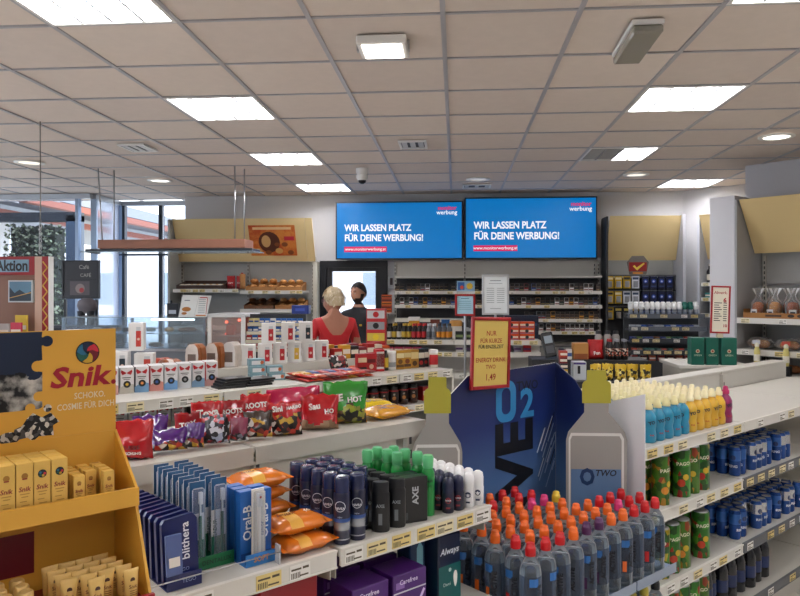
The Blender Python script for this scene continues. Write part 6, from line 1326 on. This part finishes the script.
for k in range(9):
    x, y = L2(.07 + k * .1, .06)
    put('spirit_bottle', Kind(('bottle', MB().lathe([(.03, 0), (.033, .005), (.033, .13), (.014, .17), (.013, .2)], M(('16161a', 'd2d0ca', '1c1a16')[k % 3], .3), 12)), ('cap', MB().lathe([(.015, .2), (.015, .225)], M(('c9c4b8', '22221f', 'c9a23a')[k % 3], .4), 10)), ('label_band', MB().lathe([(.0335, .03), (.0335, .1)], M(('d9d2c0', 'c9a23a', 'e4e0d6')[k % 3], .4), 12, cap=False))), (x, y, 1.7005), 0, ('black bottle with pale label', 'white bottle with gold label', 'black bottle with white label and gold cap')[k % 3] + ' on top corner shelf', 'bottle', 'corner shelf bottles')
    x, y = L2(.07 + k * .1, .06)
    put('flat_tin', simplebox(.085, .06, .06, M(('1f8a86', 'a8383a', '5aa07a')[k % 3], .4), ((.3, .6, CR),)), (x, y, 1.5205), -R45, ('teal', 'red', 'mint')[k % 3] + ' flat tin on middle corner shelf', 'tin', 'corner shelf tins')
# ------------------------------------------------------------------ bread wall unit and pillar
RB45 = -R45
pw = struct('wall_pillar', MB().bb(0, .24, 0, .58, 0, 2.505, M('d2d2d6', .6, var=.02), .003), None, G(6.70, 3.225, 0), RB45)
bu = empty('bread_shelf', G(6.70, 2.975, 0), RB45); tag(bu, 'bread wall shelf unit with tilted beige canopy next to the pillar', 'shelf unit')
obj('back_panel', MB().bb(.01, 2.2, .56, .59, .1, 1.66, M('9a9b98', .5)), bu); obj('back_panel', MB().bb(.01, 2.2, .56, .59, 1.67, 2.45, M('aeafac', .5)), bu)
obj('canopy_panel', MB().add([(.03, .34, 1.965), (2.2, .34, 1.965), (2.2, .0, 2.46), (.03, .0, 2.46), (.03, .36, 1.965), (2.2, .36, 1.965), (2.2, .02, 2.46), (.03, .02, 2.46)], [[0, 1, 2, 3], [5, 4, 7, 6], [0, 4, 5, 1], [3, 2, 6, 7], [0, 3, 7, 4], [1, 5, 6, 2]], BEIGE), bu)
obj('side_panel', MB().bb(-.005, .008, -.0, .59, .1, 2.46, M('a9aaac', .5)), bu)
upright(bu, .04, .55, .1, 1.95)
for z, n in ((1.348, 14), (1.055, 14)): shelf(bu, .012, 2.2, 0, .5, z, n, tagscale=1.5, fill=.6, lip=.05)
shelf(bu, .012, 2.2, -.08, .62, .84, 8, tagscale=1.4, fill=.4); obj('base', MB().bb(.012, 2.2, -.06, .55, 0, .80, METAL2), bu)
def LB(x, y, z): 
    u, w = 6.70 + y, 2.975 - x
    return G(u, w, z)
ctray = empty('bread_tray', LB(.05, .04, 1.3485), RB45); tag(ctray, 'brown cardboard tray of bagged bread on upper bread shelf', 'tray')
obj('front_wall', MB().bb(0, 1.2, 0, .006, 0, .05, KRAFT), ctray); obj('base', MB().bb(0, 1.2, .006, .36, 0, .006, KRAFT), ctray); obj('rear_wall', MB().bb(0, 1.2, .354, .36, .006, .085, KRAFT), ctray)
for x in (0, 1.194): obj('side_wall', MB().bb(x, x + .006, .006, .354, .006, .085, KRAFT), ctray)
obj('print', MB().disc(.42, .026, .03, -.0005, M('2a1c12', .5), 10, .5).disc(.5, .026, .03, -.0005, M('2a1c12', .5), 10, .5).quad(.2, .34, .015, .035, -.0005, M('4a2c18', .5)), ctray)
PLB = GLASS('f6f7f8', .93, .1)
def bagged(c, seed):
    cr = MB().lathe([(.033, .004), (.051, .02), (.054, .075), (.05, .112), (.037, .134), (.014, .144)], c, 12); vs_ = []; n, s_ = 9, 14
    bagm = MB()
    for j in range(n):
        v = j / (n - 1); rr = .064 * (1 - .82 * max(0, (v - .5) / .22)) if v < .72 else .013 + .045 * (v - .72) / .28
        rr = max(rr, .012)
        for k in range(s_):
            t = 2 * PI * k / s_; q = rr * (1 + .12 * noise.noise(Vector((math.cos(t) * 2, math.sin(t) * 2, v * 5 + seed))))
            vs_.append((q * math.cos(t) * 1.05, q * math.sin(t), .002 + .27 * v))
    bagm.add(vs_, [[j * s_ + k, j * s_ + (k + 1) % s_, (j + 1) * s_ + (k + 1) % s_, (j + 1) * s_ + k] for j in range(n - 1) for k in range(s_)], PLB, True)
    lb = MB().add([(-.03, -.0695, .03), (.03, -.0695, .03), (.03, -.069, .075), (-.03, -.069, .075)], [[0, 1, 2, 3]], M('d9d6d0', .4)).add([(-.02, -.0705, .035), (.02, -.0705, .035), (.02, -.0705, .055), (-.02, -.0705, .055)], [[0, 1, 2, 3]], M('3a3a48', .4))
    return Kind(('crust', cr), ('plastic_bag', bagm), ('label', lb))
BGK = [bagged(M('b8642a', .6, var=.3, scale=25), 1), bagged(M('c98a42', .6, var=.3, scale=25), 2), bagged(M('a8562a', .6, var=.35, scale=25), 3)]
for k in range(7): put('bagged_bread', BGK[k % 3], LB(.14 + k * .153 + (.075 if k > 3 else 0), .155, 1.3550), RB45 + jit(.3), ('rust brown', 'golden', 'dark brown')[k % 3] + ' bread in tied clear bag standing in brown tray', 'bread', 'bagged bread in the tray')
for k in range(5): put('bagged_bread', BGK[(k + 1) % 3], LB(.20 + k * .155, .308, 1.3550), RB45 + jit(.3), ('rust brown', 'golden', 'dark brown')[(k + 1) % 3] + ' bread in tied clear bag in back of brown tray', 'bread', 'bagged bread in back of the tray')
put('red_coffee_pack', simplebox(.07, .17, .06, M('b0141c', .4), ((.4, .7, CR),), (.55, .2, RB)), LB(.703, .10, 1.3550), RB45, 'red pack standing among the bagged breads', 'pack')
for k in range(7):
    KK = Kind(('bun', loaf(.17, .055, (CRU, M('c98448', .6, var=.3, scale=20), CRD)[k % 3], k, .8, 2, CRL)), ('wrap', pillow(.205, .15, .112, GLASS('f6f6f6', .93, .1), None, seed=k)), ('label', MB().bb(-.04, .03, -.086, -.0845, .05, .085, M(('d8d8dc', 'c04a3a', 'e0dcd2')[k % 3], .4))))
    put('bagged_buns', KK, LB(.16 + k * .255, .16, 1.0555), RB45 + jit(.1), ('golden buns in clear wrap on middle bread shelf', 'pale brown buns in clear wrap on middle bread shelf', 'dark rolls in clear wrap on middle bread shelf')[k % 3], 'bread', 'bagged buns')
for k in range(4): put('wrapped_roll', Kind(('bun', loaf(.16, .05, CRD, k, .8, 2, CRU))), LB(.12 + k * .3, .2, .8405), RB45, 'dark roll on the lowest bread shelf', 'bread', 'dark rolls low down')
for k, x in enumerate((.21, .46)):
    put('sauce_bottle', Kind(('stand', MB().bb(-.04, .04, -.03, .03, 0, .09, BLACK, .003)), ('bottle', MB().lathe([(.024, .0905), (.027, .1), (.026, .21), (.018, .24), (.016, .25)], M('d9cc7a', .35), 14)), ('label_band', MB().lathe([(.0275, .12), (.0275, .18)], M('e8e4d4', .4), 14, cap=False)), ('cap', MB().lathe([(.02, .25), (.02, .27), (.01, .285)], M('e6e0c8', .4), 12))), LB(x, -.042, .8405), RB45, 'pale yellow bottle on black block before bread, %s' % ('beside pillar' if k == 0 else 'further from the pillar'), 'bottle')

# small goods along the upper step and beside the till
CLT = [('b03a1e', 'rust'), ('d8d4cc', 'white'), ('1f4a86', 'blue'), ('c9a22a', 'amber'), ('3a3a3e', 'grey'), ('7a1c20', 'maroon')]
for k in range(6):
    put('till_pack', simplebox(.042, (.05, .08, .065)[k % 3], .05, M(CLT[k][0], .4, var=.1), ((.3, .65, CR if k != 1 else M('3a5a96', .4)),)), (.845 + (k % 2) * .046, 5.63 + (k // 2) * .06, 1.0605), jit(.05), CLT[k][1] + ' little pack between card terminal and tan box', 'pack', 'little packs by the terminal')
for k in range(5):
    put('till_pack', simplebox(.055, .045, .09, M(CLT[(k + 2) % 6][0], .4), ((.3, .7, CR),)), (.80 + .0 * k, 5.33 + .0 * k, .9255 + .0455 * k), jit(.08), CLT[(k + 2) % 6][1] + ' little pack piled beside the label printer', 'pack', 'little packs by the printer')
put('note_block', Kind(('sheets', MB().bb(-.07, .07, -.05, .05, 0, .012, PAPER)), ('cover', MB().bb(-.07, .07, -.05, .05, .0121, .0145, M('c9c2b0', .6)))), (.68, 5.72, 1.0605), .2, 'white note block under the card terminal edge', 'notepad') if False else None
# ------------------------------------------------------------------ people
def skinmesh(verts, edges, root=0, sub=1):
    me = bpy.data.meshes.new('sk'); me.from_pydata([v[:3] for v in verts], edges, []); ob = bpy.data.objects.new('sk', me); C.objects.link(ob)
    md = ob.modifiers.new('s', 'SKIN'); 
    for i, v in enumerate(verts):
        sv = me.skin_vertices[0].data[i]; r = v[3]; sv.radius = r if isinstance(r, tuple) else (r, r); sv.use_root = (i == root)
    ob.modifiers.new('u', 'SUBSURF').levels = 2
    dg = bpy.context.evaluated_depsgraph_get(); dg.update()
    out = bpy.data.meshes.new_from_object(ob.evaluated_get(dg)); bpy.data.objects.remove(ob); bpy.data.meshes.remove(me)
    vs_ = [tuple(v.co) for v in out.vertices]; fs = [list(p.vertices) for p in out.polygons]; bpy.data.meshes.remove(out)
    return vs_, fs
def headmesh(cx, cy, cz, yaw, s=1.0):
    """head facing local -y, centred on the eyes' height"""
    vs_ = []; fs = []; nz, na = 16, 20
    for j in range(nz + 1):
        ph = PI * j / nz; z = math.cos(ph) * .118
        for k in range(na):
            a = 2 * PI * k / na; r = math.sin(ph)
            x = r * .076 * math.sin(a); y = -r * .096 * math.cos(a)
            if z < -.02:
                f = (-.02 - z) / .1; x *= 1 - .30 * f; y = y * (1 - .24 * f) - .012 * f
            fr = max(0, math.cos(a)) ** 6 * r
            if -.055 < z < .012: y -= .022 * fr * math.exp(-((abs(x)) / .013) ** 2) * (1 - (z + .055) / .067 * .6)   # nose
            if .018 < z < .036: y -= .004 * fr
            if -.012 < z < .016 and .015 < abs(x) < .05 and math.cos(a) > 0: y += .006      # eye hollows
            if -.082 < z < -.066: y -= .005 * fr                                                # lips
            if -.118 < z < -.095: y -= .006 * fr                                                # chin
            vs_.append((x, y, z))
    for j in range(nz):
        for k in range(na):
            l = (k + 1) % na; fs.append([j * na + k, (j + 1) * na + k, (j + 1) * na + l, j * na + l])
    for sx in (-1, 1):                                                                           # ears
        o = len(vs_)
        for (dx, dy, dz) in ((0, 0, .03), (.012, .01, .032), (.014, .016, .01), (.01, .006, -.022), (0, -.004, -.03), (0, .012, 0)):
            vs_.append((sx * (.072 + dx), .004 + dy, -.012 + dz)); 
        fs += [[o, o + 1, o + 2, o + 5], [o + 5, o + 2, o + 3, o + 4]]
    ca, sa = math.cos(yaw), math.sin(yaw)
    return [(cx + s * (x * ca - y * sa), cy + s * (x * sa + y * ca), cz + s * z) for x, y, z in vs_], fs
def person(name, label, loc, rz, H, headyaw, paint, arms, lean=0.0, fem=False):
    k = H / 1.75; hw = .165 if fem else .19
    V = [(0, 0, .95 * k, (.15 * k, .115 * k)), (0, -.005, 1.10 * k, (.135 * k, .10 * k)), (0, -.01, 1.27 * k, (.155 * k, .108 * k)), (0, .005, 1.40 * k, (.13 * k, .085 * k)), (0, .0, 1.475 * k, .058 * k), (0, -.01, 1.56 * k, .052 * k)]
    Eg = [(0, 1), (1, 2), (2, 3), (3, 4), (4, 5)]
    for sx in (-1, 1):
        o = len(V); V += [(sx * .1 * k, 0, .86 * k, .085 * k), (sx * .105 * k, -.01, .48 * k, .058 * k), (sx * .11 * k, .015, .09 * k, .042 * k), (sx * .115 * k, -.06, .04 * k, (.04 * k, .032 * k)), (sx * .12 * k, -.15 * k, .032 * k, (.036 * k, .026 * k))]
        Eg += [(0, o), (o, o + 1), (o + 1, o + 2), (o + 2, o + 3), (o + 3, o + 4)]
        (ex, ey, ez), (wx, wy, wz) = arms[0 if sx < 0 else 1]
        o = len(V); V += [(sx * hw * k, 0, 1.405 * k, .062 * k), (ex * k, ey * k, ez * k, .043 * k), (wx * k, wy * k, wz * k, .03 * k)]
        Eg += [(3, o), (o, o + 1), (o + 1, o + 2)]
        d = (Vector((wx, wy, wz)) - Vector((ex, ey, ez))).normalized(); p = Vector((wx, wy, wz)) + d * .045
        hp = len(V); V.append((p.x * k, p.y * k, p.z * k, (.034 * k, .018 * k))); Eg.append((o + 2, hp))
        side = d.cross(Vector((0, 0, 1))).normalized() if abs(d.z) < .9 else Vector((0, 1, 0))
        for q in range(4):
            b = p + d * .03 + side * (-.024 + .016 * q); L = (.06, .07, .066, .052)[q]; m_ = b + d * L * .55; t_ = m_ + d * L * .4 + Vector((0, 0, -.014))
            i = len(V); V += [(b.x * k, b.y * k, b.z * k, .0095), (m_.x * k, m_.y * k, m_.z * k, .0085), (t_.x * k, t_.y * k, t_.z * k, .0075)]; Eg += [(hp, i), (i, i + 1), (i + 1, i + 2)]
        b = p - d * .01 + side * .036; t_ = b + d * .04 + side * .016
        i = len(V); V += [(b.x * k, b.y * k, b.z * k, .011), (t_.x * k, t_.y * k, t_.z * k, .009)]; Eg += [(hp, i), (i, i + 1)]
    vs_, fs = skinmesh(V, Eg)
    hz = (1.605 if fem else 1.64) * k
    hv, hf = headmesh(0, -.025, hz, headyaw, k * 1.0)
    me = bpy.data.meshes.new('b'); me.from_pydata(vs_ + hv, [], fs + [[i + len(vs_) for i in f] for f in hf]); ob = bpy.data.objects.new('b', me); C.objects.link(ob)
    rm = ob.modifiers.new('r', 'REMESH'); rm.mode = 'VOXEL'; rm.voxel_size = .006
    dg = bpy.context.evaluated_depsgraph_get(); dg.update(); out = bpy.data.meshes.new_from_object(ob.evaluated_get(dg)); bpy.data.objects.remove(ob)
    mats = []
    for p in out.polygons:
        m_ = paint(p.center / k)
        if m_ not in mats: mats.append(m_); out.materials.append(m_)
        p.material_index = mats.index(m_); p.use_smooth = True
    out.name = 'body'
    r = empty(name, loc, rz); tag(r, label, 'person'); obj('body', out, r)
    return r, hz, k
SKIN = M('c08a70', .5, var=.08); SKIN2 = M('a9745c', .5, var=.08)
REDT = M('b81a22', .6, var=.06); JEAN = M('2a3348', .8); POLO = M('16181e', .7); DKT = M('1c1d22', .8); SHOE = M('101012', .5); LIPS = M('8a4a44', .5)
def paint_w(c):
    x, y, z = c
    if z < .06: return SHOE
    if z < .93: return JEAN
    if abs(x) < .13 and z < 1.285 + .16 * (abs(x) / .13) ** 2 or .13 <= abs(x) and 1.27 < z < 1.5 and abs(x) < .26 or abs(x) < .19 and z < 1.3: return REDT   # scooped back, short sleeves
    return SKIN2
W, wh, wk = person('person', 'person with short blond hair in red sleeveless top at counter', (-1.055, 6.02, 0), PI + .5, 1.645, .75, paint_w, (((-.26, -.06, 1.14), (-.20, -.27, 1.06)), ((.26, -.06, 1.14), (.20, -.27, 1.06))), fem=True)
def hair(yaw, c1, s, short=True, seed=1, crop=.0, strands=260):
    m = MB(); ca, sa = math.cos(yaw), math.sin(yaw); vs_ = []; fs = []; n1, n2 = 12, 24
    def pt(ph, a, g=0.0):
        x = math.sin(ph) * (.084 + g) * math.sin(a); y = -math.sin(ph) * (.104 + g) * math.cos(a); z = math.cos(ph) * (.128 + g)
        return (x, y + .006, z + .004)
    def lim(a): 
        f = math.cos(a); return ((.62 - .26 * max(0, f)) if short else (.46 - .16 * f if f > 0 else .46 - .14 * f)) * PI + crop
    grid = []
    for j in range(n1 + 1):
        for k_ in range(n2):
            a = 2 * PI * k_ / n2; ph = lim(a) * j / n1
            x, y, z = pt(ph, a, .006 * noise.noise(Vector((math.cos(a) * 3, math.sin(a) * 3, j + seed))))
            vs_.append((s * (x * ca - y * sa), s * (x * sa + y * ca), s * z))
    for j in range(n1):
        for k_ in range(n2):
            l = (k_ + 1) % n2; fs.append([j * n2 + k_, (j + 1) * n2 + k_, (j + 1) * n2 + l, j * n2 + l])
    m.add(vs_, fs, c1[0], True)
    for q in range(strands):
        a = random.uniform(0, 2 * PI); ph = lim(a) * random.random() ** .6 * .95; w_ = random.uniform(.05, .1)
        x, y, z = pt(ph, a, .004); x2, y2, z2 = pt(ph + random.uniform(.18, .34), a + jit(.25), .014 if short else .004); x3, y3, z3 = pt(ph + .12, a + w_, .012 if short else .003)
        P_ = [(s * (p[0] * ca - p[1] * sa), s * (p[0] * sa + p[1] * ca), s * p[2]) for p in ((x, y, z), (x3, y3, z3), (x2, y2, z2))]
        m.add(P_, [[0, 1, 2]], random.choice(c1))
    return m
BLD = [M('cdbb98', .6), M('dccdae', .6), M('b39f78', .6), M('e6dac2', .6)]
obj('hair', hair(.75, BLD, wk, True, 3), W, (0, -.025 * wk, wh + .005))
gm = MB(); ca, sa = math.cos(.75), math.sin(.75)
def gp_(x, y, z): return (wk * (x * ca - y * sa), -.025 * wk + wk * (x * sa + y * ca), wh + wk * z)
for sx in (-1, 1):
    gm.tube([gp_(sx * .032 + .02 * math.cos(q * PI / 5), -.098 + abs(.006 * math.cos(q * PI / 5)), .004 + .016 * math.sin(q * PI / 5)) for q in range(11)], .0028, M('5a1c22', .4), 5)
    gm.tube([gp_(sx * .055, -.088, .006), gp_(sx * .079, -.02, .006), gp_(sx * .08, .01, -.002)], .0028, M('5a1c22', .4), 5)
gm.tube([gp_(-.012, -.103, .006), gp_(.012, -.103, .006)], .0025, M('5a1c22', .4), 5)
obj('glasses', gm, W)
def paint_m(c):
    x, y, z = c
    if z < .06: return SHOE
    if z < .95: return DKT
    if z < 1.49 and (abs(x) < .225 and z > 1.0) and not (abs(x) > .2 and z < 1.2): return POLO
    dz = z - 1.64; hx = x; hy = y + .025
    lx, ly = hx * math.cos(.35) - hy * math.sin(.35), hx * math.sin(.35) + hy * math.cos(.35)
    if -.122 < dz < -.05 - .012 * (abs(lx) < .025) and ly < .02 and ly > -.2 or -.05 <= dz < .0 and abs(lx) > .058 and -.035 < ly < .012: return BEARD
    return SKIN
BEARD = M('231a16', .8)
Mn, mh, mk = person('person', 'bearded person with dark hair in black polo shirt behind counter', (-1.05, 7.55, 0), -.25, 1.675, -.35, paint_m, (((-.27, -.04, 1.14), (-.22, -.24, 1.05)), ((.27, -.04, 1.14), (.22, -.24, 1.05))))
obj('hair', hair(-.35, [M('1c1614', .6), M('2a201c', .6)], mk, False, 5, .0, 160), Mn, (0, -.025 * mk, mh + .003))
fc = MB(); ca2, sa2 = math.cos(-.35), math.sin(-.35)
for sx in (-1, 1):
    for (dz, rr, mm, yy) in ((.004, .007, M('ece8e2', .3), -.0895), (.004, .0038, BKK, -.0955)):
        p = (sx * .03, yy, dz); fc.lathe([(rr * .3, -rr * .8), (rr, 0), (rr * .3, rr * .8)], mm, 8, (mk * (p[0] * ca2 - p[1] * sa2), -.025 * mk + mk * (p[0] * sa2 + p[1] * ca2), mh + mk * p[2]))
    a_, b_ = (sx * .015, -.097, .026), (sx * .05, -.088, .03)
    fc.tube([(mk * (p[0] * ca2 - p[1] * sa2), -.025 * mk + mk * (p[0] * sa2 + p[1] * ca2), mh + mk * p[2]) for p in (a_, ((a_[0] + b_[0]) / 2, -.097, .032), b_)], .0035, BEARD, 5)
obj('eyes', fc, Mn)
obj('shirt_logo', MB().quad(.055, .085, 1.28 * mk, 1.30 * mk, -.135 * mk, M('c9a01e', .5)), Mn)
